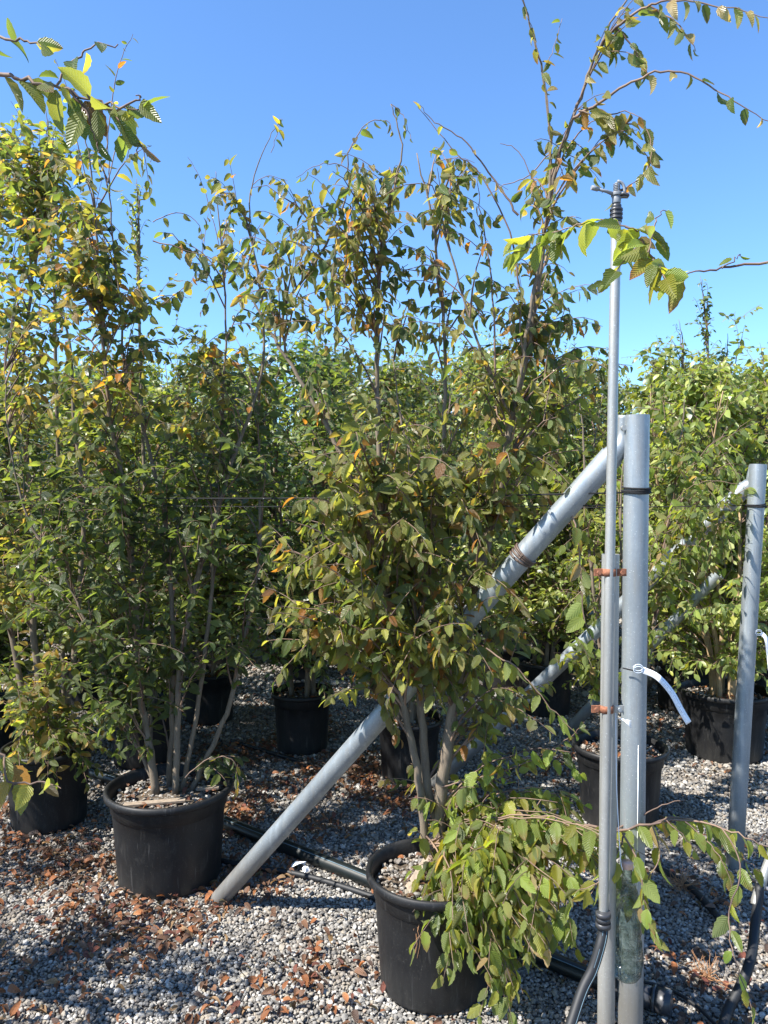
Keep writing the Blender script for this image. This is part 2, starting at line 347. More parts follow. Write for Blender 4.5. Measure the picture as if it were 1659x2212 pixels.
# ---------------------------------------------------------------- leaves
def leaf_shape(nl, nw, width, fold, curl, twist, col, tip=None, edge=0, serr=0., cup=0):
    """a leaf along +Y, facing +Z, one unit long"""
    V, U, C = [], [], []
    for i in range(nl + 1):
        v = i / nl; w = width * (math.sin(math.pi * min(1, v ** .78 * .985 + .008)) ** .72) * (1 - .18 * v)
        if i == nl: w *= .15
        ang = curl * v; yy = v if abs(curl) < 1e-3 else math.sin(ang) / curl; zz = 0 if abs(curl) < 1e-3 else -(1 - math.cos(ang)) / curl
        for j in range(nw + 1):
            u = j / nw * 2 - 1; ww = w * (1 + (serr * (1 if i % 2 else -1) if abs(u) == 1 else 0))
            x = u * ww * .5 * math.cos(fold * (1 + .0 * abs(u))); z = abs(u) * ww * .5 * math.sin(fold) + cup * (u * u) * ww
            tw = twist * v; V.append((x * math.cos(tw) - z * math.sin(tw), yy + abs(u) * serr * .15, zz + x * math.sin(tw) + z * math.cos(tw)))
            U.append((.5 + u * .5 * max(w / width, .0), v))
            c = np.array(col, float)
            if tip is not None:
                k = max(0, min(1, (v - .55) * 2.2)) * .8 + edge * abs(u) ** 2; c = c * (1 - min(1, k)) + np.array(tip) * min(1, k)
            C.append(c * (1 + .0 * u))
    a = [i * (nw + 1) + j for i in range(nl) for j in range(nw)]; w1 = nw + 1
    return np.array(V), np.array([(q, q + 1, q + w1 + 1, q + w1) for q in a]), np.array(U), np.array(C)
G1, G2, G3 = (.058, .088, .030), (.10, .14, .04), (.16, .20, .05)
YG, YL, OR, BR, TAN, RED = (.25, .26, .045), (.42, .30, .05), (.34, .15, .035), (.17, .09, .04), (.36, .26, .13), (.24, .08, .04)
PAL = {'front': [(G1, 1), (G2, 3), ((.18, .20, .055), 5), ((.25, .25, .06), 5), ((.32, .32, .08), 3), (YL, .4), ((.28, .23, .07), 1.4), (TAN, .5), (BR, .3), (OR, .25)],
       'dryish': [(G1, 2), (G2, 3), ((.16, .17, .055), 5), ((.22, .21, .065), 5), ((.26, .21, .08), 3), (BR, .4), (TAN, 1.4), (OR, .3)],
       'left': [(G1, 6), (G2, 7), ((.075, .10, .04), 4), (G3, 4), (YG, 1.2), (YL, .12), ((.2, .15, .05), .7), (OR, .08)],
       'upper': [(G1, 5), (G2, 5), ((.15, .16, .05), 5), ((.22, .20, .055), 4), (YG, 1), (YL, .08), ((.22, .15, .055), 3), (OR, .3), (TAN, .8)],
       'edge': [(G1, 4), (G2, 7), ((.12, .14, .045), 4), (G3, 3), (YG, .6), ((.24, .17, .06), 1.2), (OR, .15)],
       'low': [(G2, 2), (G3, 5), ((.19, .25, .05), 5), (YG, 2), ((.2, .2, .03), 1), (OR, .2), (TAN, .3)],
       'bright': [(G2, 2), (G3, 5), ((.19, .23, .05), 4), (YG, 3), ((.3, .32, .09), 1)],
       'green': [(G1, 3), (G2, 5), (G3, 3), ((.08, .14, .03), 3)],
       'fallen': [((.15, .075, .04), 4), ((.22, .11, .06), 4), ((.32, .2, .1), 1.2), ((.30, .11, .035), 2.5), (YL, .25), ((.16, .05, .03), 1), ((.09, .055, .04), 5)]}
LIB = {}
def leaf_lib(pal, lod):
    """24 leaf shapes with the tones of one foliage"""
    if (pal, lod) in LIB: return LIB[pal, lod]
    nl, nw = {0: (9, 4), 1: (5, 2), 2: (3, 2)}[lod]; cols, ws = zip(*PAL[pal]); ws = np.array(ws) / sum(ws); S = []
    for k in range(26):
        c = np.array(cols[rng.choice(len(cols), p=ws)]) * rng.uniform(.8, 1.2); tp = None; e = 0
        if rng.random() < ({'front': .25, 'dryish': .35, 'low': .18}.get(pal, .12)): tp = random.choice([BR, TAN, (.2, .13, .03), RED]); e = rng.uniform(0, .45)
        dry = pal in ('fallen', 'dryish')
        S.append(leaf_shape(nl, nw, rng.uniform(.5, .62), rng.uniform(.1, .45) + (.2 if dry else 0), rng.uniform(.1, .9) * (1.6 if dry else 1), rng.uniform(-.35, .35) * (2 if dry else 1), c, tp, e, .07 if lod == 0 else 0))
    mat = M_DRY if pal == 'fallen' else (M_LEAF if lod < 2 else M_LEAFB)
    LIB[pal, lod] = (S, mat, [None] * len(S)); return LIB[pal, lod]
def lib_mesh(lib, k):
    S, mat, ms = lib
    if ms[k] is None: V, F, U, C = S[k]; ms[k] = mesh_np('leaf', V, F, mat, U, C)
    return ms[k]
class Leaves:
    def __init__(s): s.p = []; s.x = []; s.y = []; s.s = []; s.k = []
    def add(s, p, d, n, size):
        y = norm(d); x = norm(np.cross(y, n)); s.p.append(p); s.y.append(y); s.x.append(x); s.s.append(size)
    def build(s, lib, parent, singles=0, foliage='foliage'):
        if not s.p: return
        P, X, Y, Z = np.array(s.p), np.array(s.x), np.array(s.y), None; Z = np.cross(X, Y); S = np.array(s.s); n = len(P)
        K = rng.integers(0, len(lib[0]), n); Rm = np.stack([X, Y, Z], axis=2); base = np.array(parent.location)
        u, v, f = proj(P); inside = (u > 5) & (u < W0 - 5) & (v > 5) & (v < H0 - 5) & (f > 0); single = np.zeros(n, bool)
        if singles:
            score = np.where(inside, S / np.maximum(f, .1) * (1 + .35 * rng.random(n)), 0); o = np.argsort(-score)[:singles]; single[o[score[o] > 0]] = True
            for i in np.nonzero(single)[0]:
                ob = bpy.data.objects.new('leaf', lib_mesh(lib, K[i])); link(ob, parent)
                m = np.eye(4); m[:3, :3] = Rm[i] * S[i]; m[:3, 3] = P[i] - base; ob.matrix_basis = Matrix(m)
        VV, FF, UU, CC, off = [], [], [], [], 0
        for k in range(len(lib[0])):
            q = np.nonzero((K == k) & ~single)[0]
            if not len(q): continue
            V, F, U, C = lib[0][k]
            w = np.einsum('nij,vj->nvi', Rm[q] * S[q][:, None, None], V) + (P[q] - base)[:, None, :]
            VV.append(w.reshape(-1, 3)); FF.append((F[None] + (np.arange(len(q)) * len(V))[:, None, None]).reshape(-1, 4) + off); off += len(q) * len(V)
            UU.append(np.tile(U, (len(q), 1))); br = rng.uniform(.75, 1.25, len(q)); CC.append((C[None] * br[:, None, None]).reshape(-1, 3))
        if VV: tag(link(bpy.data.objects.new(foliage, mesh_np(foliage, np.concatenate(VV), np.concatenate(FF), lib[1], np.concatenate(UU), np.concatenate(CC))), parent), kind='stuff')
def leafy(L, path, size, sp, droop, start=.25, jit=.35, flat=.5):
    """alternate leaves along a twig"""
    seg = np.linalg.norm(np.diff(path, axis=0), axis=1); cum = np.r_[0, np.cumsum(seg)]; tot = cum[-1]; s = tot * start; side = 1
    while s <= tot:
        p = np.array([np.interp(s, cum, path[:, a]) for a in range(3)]); i = min(len(path) - 2, int(np.searchsorted(cum, s, 'right') - 1)); t = norm(path[i + 1] - path[i])
        h = norm(np.cross(t, [0, 0, 1.]) + rng.normal(0, .15, 3)); side = -side
        d = norm(h * side * .8 + t * .55 + np.array([0, 0, -droop]) + rng.normal(0, jit, 3))
        nrm = norm(np.array([0, 0, 1.]) * flat + h * side * .25 * droop + rng.normal(0, .45, 3)); nrm = nrm if abs(nrm @ d) < .9 else norm(np.cross(d, h))
        sz = size * rng.uniform(.65, 1.2) * (1 - .3 * max(0, s / tot - .7) / .3)
        L.add(p + d * .004, d, nrm, sz); s += sp * rng.uniform(.7, 1.35)
def bez(a, c, b, n): t = np.linspace(0, 1, n)[:, None]; return (1 - t) ** 2 * a + 2 * t * (1 - t) * c + t * t * b

def in_frame(p, m=0): u, v, f = proj(p); return f > 0 and -m < u < W0 + m and -m < v < H0 + m
def make_tree(root, stems, targets, lib, size=.056, sp=.03, droop=.5, twigs=2, singles=0, bark=None, shoots=(), avoid=False, lowz=.45, sides=10, one_mesh=False, flat=.5, tw=1.):
    """stems: list of (points, radii); targets: branch tips; shoots: (path, r, leaf size, spacing, droop, start)"""
    bark = bark or M_BARK; L = Leaves(); SP = []
    for P, r in stems:
        Q = smooth_path(P, 5); rr = np.interp(np.linspace(0, 1, len(Q)), np.linspace(0, 1, len(r)), r)
        Q = Q + rng.normal(0, .0022, Q.shape); MB().tube(Q, rr, sides, wob=.06).build('stem', bark, root)
        SP.append(np.c_[Q, rr])
    SP = np.concatenate(SP); cand = SP[SP[:, 2] > lowz] if (SP[:, 2] > lowz).any() else SP; allb = MB()
    for T in targets:
        T = np.asarray(T); h = np.linalg.norm(cand[:, :2] - T[:2], axis=1); dz = T[2] - cand[:, 2]
        cost = h + .8 * np.abs(dz - .22 - .25 * h) + rng.uniform(0, .12, len(cand)); S = cand[np.argmin(cost)]; r0 = min(.0055, .45 * S[3] + .001); S = S[:3]
        ln = np.linalg.norm(T - S); C = (S + T) / 2 + np.array([0, 0, .14 * ln + .05]) + rng.normal(0, .05 * ln, 3)
        Q = bez(S, C, T, max(5, int(ln / .05))); b = allb if one_mesh else MB(); Q[1:] += rng.normal(0, .0035, Q[1:].shape)
        b.tube(Q, np.linspace(r0, .0009, len(Q)), 5 if not one_mesh else 4, cap=False)
        st = max(.12, 1 - .5 / max(ln, .01)) if ln > .6 else .25
        leafy(L, Q, size, sp, droop, st, flat=flat)
        for _ in range(twigs):
            k = rng.integers(int(len(Q) * .3), len(Q) - 1); t0 = norm(Q[k + 1] - Q[k]); dd = norm(t0 * .7 + rng.normal(0, .65, 3) + np.array([0, 0, .1 - .25 * droop])); l2 = rng.uniform(.12, .3) * tw
            q = bez(Q[k], Q[k] + dd * l2 * .6 + np.array([0, 0, .02]), Q[k] + dd * l2 - np.array([0, 0, .12 * droop * l2]), 5)
            b.tube(q, np.linspace(.0018, .0008, 5), 4, cap=False); leafy(L, q, size * .95, sp, droop, .15, flat=flat)
        if not one_mesh: b.build('branch', M_TWIG, root)
    if one_mesh and allb.n: tag(allb.build('branches', M_TWIG, root), kind='stuff')
    for path, r, s1, s2, dr, st in shoots:
        Q = smooth_path(path, 5); Q[1:] += rng.normal(0, .002, Q[1:].shape)
        MB().tube(Q, np.linspace(r, .0009, len(Q)), 6, cap=False).build('branch', M_TWIG, root)
        if s1: leafy(L, Q, s1, s2, dr, st)
    L.build(lib, root, singles); return L
def px_targets(cl, d, spread, mult=1.):
    out = []
    for c in cl:
        x, y, rx, ry, n = c[:5]; dd = c[5] if len(c) > 5 else d; ss = c[6] if len(c) > 6 else spread
        for _ in range(max(1, int(round(n * mult)))):
            a, r = rng.uniform(0, 6.28), math.sqrt(rng.random()); out.append(at(x + rx * r * math.cos(a), y + ry * r * math.sin(a), dd + rng.uniform(-ss, ss)))
    return out
def px_path(pts, d0, d1=None):
    d1 = d0 if d1 is None else d1; n = len(pts); return np.array([at(x, y, d0 + (d1 - d0) * i / (n - 1)) for i, (x, y) in enumerate(pts)])

# ---------------------------------------------------------------- pots
POTS = []
def make_pot(x, y, Rr, h, label, group=None, detail=True, ribs=0, name='plant_pot'):
    root = empty(name, (x, y, 0), label, 'plant pot', group); c = (x, y, 0); POTS.append((x, y, Rr, h))
    prof = [(Rr * .74, .0), (Rr * .775, .004), (Rr * .79, .015), (Rr * .815, h * .3), (Rr * .845, h * .6), (Rr * .868, h * .77), (Rr * .872, h * .775), (Rr * .897, h * .79), (Rr * .91, h * .91), (Rr * .915, h * .925)]
    fn = (lambda a, k: 1 - .012 * (np.cos(a * ribs) > .75) * (1 < k < 6)) if ribs else (lambda a, k: 1 + .003 * np.sin(3 * a + k))
    MB().lathe(prof, 72 if detail else 32, c, fn=fn).build('body', M_POT, root)
    rim = [(Rr * .915, h * .918), (Rr * .975, h * .922), (Rr * .995, h * .935), (Rr, h * .965), (Rr * .99, h * .99), (Rr * .965, h), (Rr * .94, h * .996), (Rr * .915, h * .975), (Rr * .895, h * .9), (Rr * .88, h * .8)]
    MB().lathe(rim, 72 if detail else 32, c, fn=lambda a, k: 1 + .004 * np.sin(2 * a + x * 9)).build('rim', M_POT, root)
    zs = h * .86; n = 28
    m = MB(); m.lathe([(Rr * .888, zs - .004), (Rr * .7, zs), (Rr * .4, zs + .008), (.01, zs + .012)], 28, c, cap=True); m.build('soil', M_SOIL, root)
    n = 650 if detail else 160; a = rng.uniform(0, 6.28, n); r = np.sqrt(rng.random(n)) * Rr * .86; S = (.0068 if detail else .0095) * np.exp(rng.normal(0, .25, n))
    g_ = scatter('pot_gravel', np.c_[r * np.cos(a), r * np.sin(a), zs + .004 + S * .6], np.c_[rng.uniform(-.5, .5, n), rng.uniform(-.5, .5, n), a * 7], np.c_[S * 1.2, S, S * .7], stones, parent=root)
    nl = 60 if detail else 25; a = rng.uniform(0, 6.28, nl); r = np.sqrt(rng.random(nl)) * Rr * .8; S = rng.uniform(.025, .05, nl)
    lib = leaf_lib('fallen', 1); scatter('dry_leaves', np.c_[r * np.cos(a), r * np.sin(a), zs + .02 + rng.uniform(0, .015, nl)], np.c_[rng.normal(0, .45, nl), rng.normal(0, .45, nl), a * 9], np.c_[S, S, S], [lib_mesh(lib, k) for k in range(26)], parent=root)
    return root
P1 = at(938, 1885, 2.76); P2 = np.array([*gr(366, 1815, .0)[:2]])
front = (at(938, 1885, 2.68)[0], 2.68); left = (at(366, 1700, 3.42)[0], 3.42)
make_pot(front[0], front[1], .244, .412, 'large black pot in the foreground, green leaves spilling over its right side')
make_pot(left[0], left[1], .286, .425, 'large black pot at left with bare grey stems, beside the foot of the sloping pipe')
fl = (at(106, 1700, 4.0)[0], 4.0); make_pot(*fl, .235, .41, 'black pot at the left edge, half hidden under low leaves')
br_ = (at(1344, 1700, 3.97)[0], 4.02); make_pot(*br_, .25, .41, 'black ribbed pot of gravel standing behind the two upright pipes', ribs=16)
fr_ = (at(1568, 1600, 5.02)[0], 5.05); make_pot(*fr_, .30, .44, 'broad black pot beside the right hand post under the tawny many-stemmed tree', ribs=18)
md = (at(652, 1600, 5.12)[0], 5.15); make_pot(*md, .215, .40, 'ribbed black pot in mid ground, left of the sloping pipe, with dark thin stems', ribs=14)
md2 = (at(884, 1650, 4.55)[0], 4.6); make_pot(*md2, .21, .38, 'black pot behind the grey stems of the foreground tree', ribs=14)
lb = (at(450, 1550, 5.75)[0], 5.8); make_pot(*lb, .22, .38, 'small black pot seen behind the bare stems of the left tree', ribs=12)
mb = (at(658, 1450, 7.1)[0], 7.1); make_pot(*mb, .25, .42, 'black pot straight behind the ribbed pot in mid ground', detail=False)
rb = (at(1178, 1500, 6.0)[0], 6.0); make_pot(*rb, .24, .42, 'dark pot in shade behind the second sloping pipe', detail=False)
rb2 = (at(1085, 1500, 6.7)[0], 6.7); make_pot(*rb2, .22, .4, 'dark pot far back, left of the shaded pot by the second pipe', detail=False)
for k, (dx, dy, L_, w_, a_, zz) in enumerate(((-.03, -.12, .26, .035, .22, .375), (.17, .02, .1, .03, .2, .385))):
    M_ = Matrix.Rotation(a_, 3, 'Z'); o = MB().box((left[0] + dx, left[1] + dy, zz + .012), (L_, w_, .012), M_).build('wood_offcut', M_WOOD, None, (left[0] + dx, left[1] + dy, zz + .012), bevel=.002)
    tag(o, ('long weathered wooden slat laid across the front of the left pot', 'short weathered wooden slat end at the right rim of the left pot')[k], 'wood slat', 'wooden slats in the left pot')
a0, a1 = at(880, 1925, 2.62), at(935, 1840, 2.7); d_ = norm(a1 - a0); X_ = norm(np.cross(d_, [0, 0, 1])); Mx = np.c_[X_, d_, np.cross(X_, d_)]
tag(MB().box((a0 + a1) / 2, (.034, np.linalg.norm(a1 - a0), .013), Mx).build('wood_wedge', M_WOOD, None, (a0 + a1) / 2, bevel=.002), 'pale wooden wedge leaning on the stems in the foreground pot', 'wood piece')

# fallen leaves
def fallen(n, spec):
    P = []
    for x, y, rx, ry, w in spec:
        k = int(n * w); a = rng.uniform(0, 6.28, k); r = np.sqrt(rng.random(k)); P.append(np.c_[x + rx * r * np.cos(a), y + ry * r * np.sin(a)])
    P = np.concatenate(P); P = P[(np.sin(5.3 * P[:, 0] + 2 * np.sin(3.1 * P[:, 1])) + np.sin(6.1 * P[:, 1] + 2.4 * np.sin(4.7 * P[:, 0])) + rng.normal(0, 1.5, len(P))) > .2]; m = len(P)
    ok = np.ones(m, bool)
    for (px_, py_, r_, h_) in POTS: ok &= np.hypot(P[:, 0] - px_, P[:, 1] - py_) > r_ * .8
    P = P[ok]; m = len(P); S = rng.uniform(.024, .056, m); lib = leaf_lib('fallen', 1)
    scatter('fallen_leaves', np.c_[P, ground_z(P[:, 0], P[:, 1]) + .021 + rng.uniform(0, .012, m)], np.c_[rng.normal(0, .4, m), rng.normal(0, .4, m), rng.uniform(0, 6.28, m)], np.c_[S, S, S], [lib_mesh(lib, k) for k in range(26)])
fallen(12500, [(-.2, 4.2, .9, .5, .07), (-.9, 5.2, 1.0, .6, .05), (.4, 4.6, 1.2, .5, .07), (left[0], left[1] - .05, .6, .55, .06), (fl[0], fl[1] - .1, .6, .6, .05), (1.6, 5.6, 1.2, 1.2, .06), (-.6, 4.6, 1.0, .7, .24), (-1.1, 2.8, .9, .8, .18), (-1.6, 3.6, .8, .8, .10), (0, 3.4, 1.6, 1.5, .13), (.2, 2.3, 2., .5, .05), (0, 6.5, 3.5, 1.8, .35), (1.5, 3.2, .7, .7, .05)])

# ---------------------------------------------------------------- galvanised posts, braces, pipes
def pipe(m, a, b, r, n=28, wall=.004):
    a, b = np.array(a, float), np.array(b, float); k = 12
    t = np.linspace(0, 1, k)[:, None]; P = a + (b - a) * t; m.tube(P, r, n, cap=False); m.tube(P[::-1], r - wall, n, cap=False)
    T = norm(b - a); u = norm(np.cross(T, [0, .3, 1.]) if abs(T[2]) < .9 else np.cross(T, [0, 1., 0])); w = np.cross(T, u); al = np.arange(n) * 2 * math.pi / n
    for c in (a, b):
        ring = [c + (np.cos(al) * q)[:, None] * u + (np.sin(al) * q)[:, None] * w for q in (r, r - wall)]
        m.add(np.concatenate(ring), [(j, (j + 1) % n, n + (j + 1) % n, n + j) for j in range(n)], False)
    return m
def seam(m, a, b, r, ang, w=.0022):
    a, b = np.array(a), np.array(b); o = np.array([math.sin(ang) * r, -math.cos(ang) * r, 0]); return m.tube([a + o, (a + b) / 2 + o, b + o], w, 6)
# main post
pt, pb = at(1376, 897, 2.36), at(1361, 2290, 2.36); pb = pb + (pt - pb) * ((-.05 - pb[2]) / (pt[2] - pb[2])); RP = .038
post = empty('steel_post', (pb[0], pb[1], 0), 'tall thick galvanised post with a pale seam, next to the sprinkler pipe', 'post')
pipe(MB(), pb, pt, RP).build('tube', M_GALV, post)
seam(MB(), pb + (pt - pb) * .13, pb + (pt - pb) * .5, RP, .08, .0012).build('weld_seam', simple('bright_seam', (.7, .73, .72), .4, .3), post)
# brace of the main post: foot on the gravel, flattened head bolted to the post
bf = gr(466, 1945) + np.array([0, 0, -.012]); bt = at(1322, 985, 2.40)
brace = empty('brace_pipe', bf, 'long galvanised pipe sloping across the scene from gravel up to the thick post', 'pipe')
pipe(MB(), bf, bt, .038).build('tube', M_GALV, brace)
dn = norm(bt - bf); m = MB(); e0 = bt; e1 = at(1344, 950, 2.385); e2 = at(1347, 897, 2.38)
Q = smooth_path([e0 - dn * .02, bt + dn * .03, e1, (e1 + e2) / 2, e2], 4); m.tube(Q, np.r_[np.linspace(.038, .020, 10), np.full(len(Q) - 10, .017)], 20); m.build('flattened_end', M_GALV, brace)
m = MB(); q_ = at(1346, 925, 2.36); m.tube([q_, q_ + np.array([0, -.012, 0])], .009, 6); m.build('bolt', M_GALVW, brace)
for t_, nm, lb_ in ((.825, 'ribbon', 'dark brown ribbon bound round the upper sloping pipe'), (.64, 'ribbon', 'frayed orange brown ribbon tying the tree to the sloping pipe')):
    c = bf + (bt - bf) * t_; m = MB(); u = norm(np.cross(dn, [0, 0, 1])); w = np.cross(dn, u)
    for q in range(4 if nm else 0):
        cc = c + dn * (q * .009 - .014); al = np.linspace(0, 6.5, 26); m.tube([cc + (u * math.cos(a) + w * math.sin(a)) * (.0402 + .0006 * q) + dn * .004 * math.sin(a + q) for a in al], .0042, 5)
    if t_ < .7:
        for q in range(7):
            s_ = c + np.array([-.02, -.04, 0]); e_ = s_ + np.array([rng.uniform(-.07, .12), rng.uniform(-.03, .02), rng.uniform(-.06, .05)]); m.tube(bez(s_, (s_ + e_) / 2 + np.array([0, -.02, .02]), e_, 5), np.linspace(.004, .001, 5), 4)
    tag(m.build('tie_ribbon', M_RIBBON if t_ < .7 else simple('dark_band', (.09, .06, .045), .6), None, c), lb_, 'ribbon')
# second post and brace
p2t, p2b = at(1638, 1003, 3.5), gr(1606, 1895); p2b = np.array([p2b[0], 3.5, -.05])
post2 = empty('steel_post', (p2b[0], p2b[1], 0), 'galvanised post at the right edge, in front of the broad black pot', 'post')
pipe(MB(), p2b, p2t, .037).build('tube', M_GALV, post2)
b2f, b2t = gr(932, 1700), at(1612, 1053, 3.55); brace2 = empty('brace_pipe', b2f, 'second sloping galvanised pipe, rising behind foliage to the right edge post', 'pipe')
pipe(MB(), b2f, b2t, .037).build('tube', M_GALV, brace2)
dn2 = norm(b2t - b2f); Q = smooth_path([b2t - dn2 * .02, b2t + dn2 * .03, at(1624, 1030, 3.53), at(1626, 1005, 3.53)], 4); MB().tube(Q, np.linspace(.037, .016, len(Q)), 20).build('flattened_end', M_GALV, brace2)
b3f, b3t = gr(1215, 1590), at(1478, 1318, 4.9); b3 = empty('brace_pipe', b3f, 'short looking third sloping pipe glimpsed behind the thick post', 'pipe'); pipe(MB(), b3f, b3t + (b3t - b3f) * .25, .037, 20).build('tube', M_GALV, b3)
b4f, b4t = gr(1380, 1500), at(1433, 1438, 6.0); b4 = empty('brace_pipe', b4f, 'thin open-ended pipe stub right of the thick post above the white tag', 'pipe'); pipe(MB(), b4f, b4t, .034, 20).build('tube', M_GALV, b4)
# sprinkler riser: support tube, riser, clamps, head, hose
st, sb = at(1319, 1197, 2.16), at(1308, 2300, 2.16); sb = sb + (st - sb) * ((-.05 - sb[2]) / (st[2] - sb[2])); sup = empty('support_tube', (sb[0], sb[1], 0), 'weathered grey support tube directly behind the sprinkler riser pipe', 'pipe')
pipe(MB(), sb, st, .0245, 20, .003).build('tube', M_GALVW, sup)
rt, rbm = at(1331, 478, 2.11), at(1303, 1990, 2.11)
ris = empty('sprinkler_riser', rbm, 'tall thin grey riser pipe with a sprinkler head on top', 'sprinkler')
RR = .0138
pipe(MB(), rbm, rt, RR, 22, .003).build('riser_pipe', M_GALVW, ris)
def axisM(a, b):
    T = norm(np.array(b) - np.array(a)); u = norm(np.cross(T, [0, 1., 0])); return np.c_[u, np.cross(T, u), T]
AM = axisM(rbm, rt)
def ring(m, c, r, h, n=20, flare=0):
    V = []; a = np.arange(n) * 2 * math.pi / n
    for z, rr in ((-h / 2, r * .94), (-h / 2 * .8, r), (h / 2 * .8, r * (1 - flare)), (h / 2, r * (.94 - flare))): V.append(np.c_[np.cos(a) * rr, np.sin(a) * rr, np.full(n, z)])
    V = np.concatenate(V) @ AM.T + c; m.add(V, [(i * n + j, i * n + (j + 1) % n, (i + 1) * n + (j + 1) % n, (i + 1) * n + j) for i in range(3) for j in range(n)] ); m.f += [tuple(m.n - 4 * n + j for j in range(n))[::-1], tuple(m.n - n + j for j in range(n))]; m.sm += [False, False]
m = MB(); up = norm(rt - rbm)
for k, (r, h) in enumerate(((.0155, .009), (.0175, .006), (.016, .005), (.0175, .006), (.016, .005), (.0175, .007), (.0135, .01), (.010, .012))):
    ring(m, rt + up * (sum((.009, .006, .005, .006, .005, .007, .010, .012)[:k]) + h / 2 - .004), r, h)
m.build('head_connector', M_DKP, ris)
hb = rt + up * .05; up0 = up; up = up * .68
m = MB(); ring(m, hb + up * .012, .012, .02); ring(m, hb + up * .034, .0155, .010); m.box(hb + up * .03 + np.array([.01, 0, 0]), (.045, .014, .012)); m.build('sprinkler_body', M_GREYP, ris, bevel=.001)
m = MB(); al = np.linspace(0, 6.28 * 5, 60); m.tube([hb + up * (.045 + .032 * q / 59) + np.array([math.cos(a) * .0085, math.sin(a) * .0085, 0]) for q, a in enumerate(al)], .0014, 5); m.tube([hb + up * .04, hb + up * .082], .004, 8); m.build('spring', M_GREYP, ris)
m = MB(); m.tube(bez(hb + up * .085 + np.array([.0, -.004, 0]), hb + up * .08 + np.array([.024, -.004, 0]), hb + up * .03 + np.array([.02, -.004, 0]), 7), .0042, 6)
m.tube([hb + up * .03, hb + up * .04 + np.array([-.03, -.01, 0]), hb + up * .046 + np.array([-.058, -.016, 0])], [.006, .0045, .004], 8); m.build('swing_arm', M_GREYP, ris)
m = MB(); m.tube([hb + up * .046 + np.array([-.056, -.016, 0]), hb + up * .05 + np.array([-.075, -.02, 0])], .0065, 10); m.build('arm_weight', M_GREYP, ris)
m = MB(); m.tube([hb + up * .028, hb + up * .032 + np.array([.018, -.012, 0]), hb + up * .018 + np.array([.028, -.018, 0])], [.007, .005, .0035], 8); m.tube([hb + up * .05 + np.array([.01, 0, 0]), hb + up * .06 + np.array([.028, .004, 0])], [.004, .003], 6); m.build('nozzle', M_DKP, ris)
for y_, lb_ in ((1237, 'upper rusty pipe clamp, both bolts rusty, on the riser and its support'), (1533, 'lower rusty pipe clamp with one clean bolt, on the riser and its support')):
    x_ = 1331 + (1303 - 1331) * (y_ - 478) / (1990 - 478) + 6; c = at(x_, y_, 2.105); k_ = empty('pipe_clamp', c, lb_, 'clamp'); s_ = 1 if y_ < 1300 else 0
    m = MB(); n = 24; a = np.linspace(-math.pi * .98, 0 + .05, n); z0 = .0105; rr = .0175; cx = -.007
    V = [(cx + math.cos(q) * rr, math.sin(q) * rr + .012, z) for z in (-z0, z0) for q in a]; V2 = [(cx + math.cos(q) * (rr + .003), math.sin(q) * (rr + .003) + .012, z) for z in (-z0, z0) for q in a]
    m.add(np.array(V + V2) + c, [(2 * n + j, 2 * n + j + 1, 3 * n + j + 1, 3 * n + j) for j in range(n - 1)] + [(j, n + j, n + j + 1, j + 1) for j in range(n - 1)] + [(n + j, 3 * n + j, 3 * n + j + 1, n + j + 1) for j in range(n - 1)] + [(j + 1, 2 * n + j + 1, 2 * n + j, j) for j in range(n - 1)])
    m.build('strap', M_RUST, k_)
    for q, (lx, bm_) in enumerate(((-.037, M_RUST), (.028, M_RUST if s_ else M_GALV))):
        MB().box(c + np.array([lx, .006, 0]), (.026, .004, .021)).build('flange', M_RUST if (s_ or q == 0) else M_GALVW, k_, bevel=.001)
        m = MB(); m.tube([c + np.array([lx, .004, 0]), c + np.array([lx, -.004, 0])], .0062, 6); m.build('bolt', bm_, k_)
# hose from the riser
hp = smooth_path([at(1303, 1975, 2.1), at(1303, 2010, 2.1), at(1296, 2045, 2.085), at(1280, 2095, 2.07), at(1258, 2140, 2.05), at(1228, 2230, 2.0)], 6)
hose = empty('riser_hose', hp[0], 'black striped hose curving from the bottom of the riser pipe', 'hose')
MB().tube(hp, .0145, 18).build('hose', M_RUBBER, hose)
for o_ in (-.005, .006): MB().tube(hp[3:] + np.array([o_, -.0140, 0]), .0008, 5).build('stripe', M_STRIPE, hose)
m = MB(); c = at(1303, 1985, 2.1)
for dz in (-.016, .0, .014): m.tube([c + np.array([0, 0, dz - .007]), c + np.array([0, 0, dz + .007])], .0195 + (.0016 if dz else 0), 20)
m.build('hose_clamp', M_DKP, hose)
# plastic bottle over the joint
bc = at(1354, 2000, 2.17); bott = empty('plastic_bottle', at(1354, 2105, 2.17), 'crumpled clear plastic bottle hanging between the two upright pipes', 'bottle')
prof = [(0.004, -.152), (.02, -.156), (.032, -.15), (.038, -.135), (.039, -.1), (.036, -.09), (.039, -.08), (.04, -.03), (.036, -.02), (.04, -.01), (.041, .03), (.036, .04), (.037, .06), (.030, .1), (.02, .13), (.0135, .15), (.0135, .175)]
prof = [(r * 1.03, z) for r, z in prof]
MB().lathe(prof, 48, (0, 0, 0), fn=lambda a, k: 1 + .16 * np.sin(2 * a + k * .5) * (2 < k < 13) + .09 * np.sin(5 * a + k * 1.9) * (2 < k < 13)).build('bottle_body', M_CLEAR, bott)
bo = bott.children[0]; bo.data.transform(Matrix.Translation(Vector(bc)) if False else Matrix.Identity(4)); bo.location = Vector(bc - np.array(bott.location)); bo.data.transform(Matrix.Translation(Vector(bott.location)))
MB().lathe([(.0001, .19), (.0155, .19), (.0165, .186), (.0165, .172), (.0145, .17)], 24).build('bottle_cap', simple('faded_pink_cap', (.6, .38, .34), .5), None)
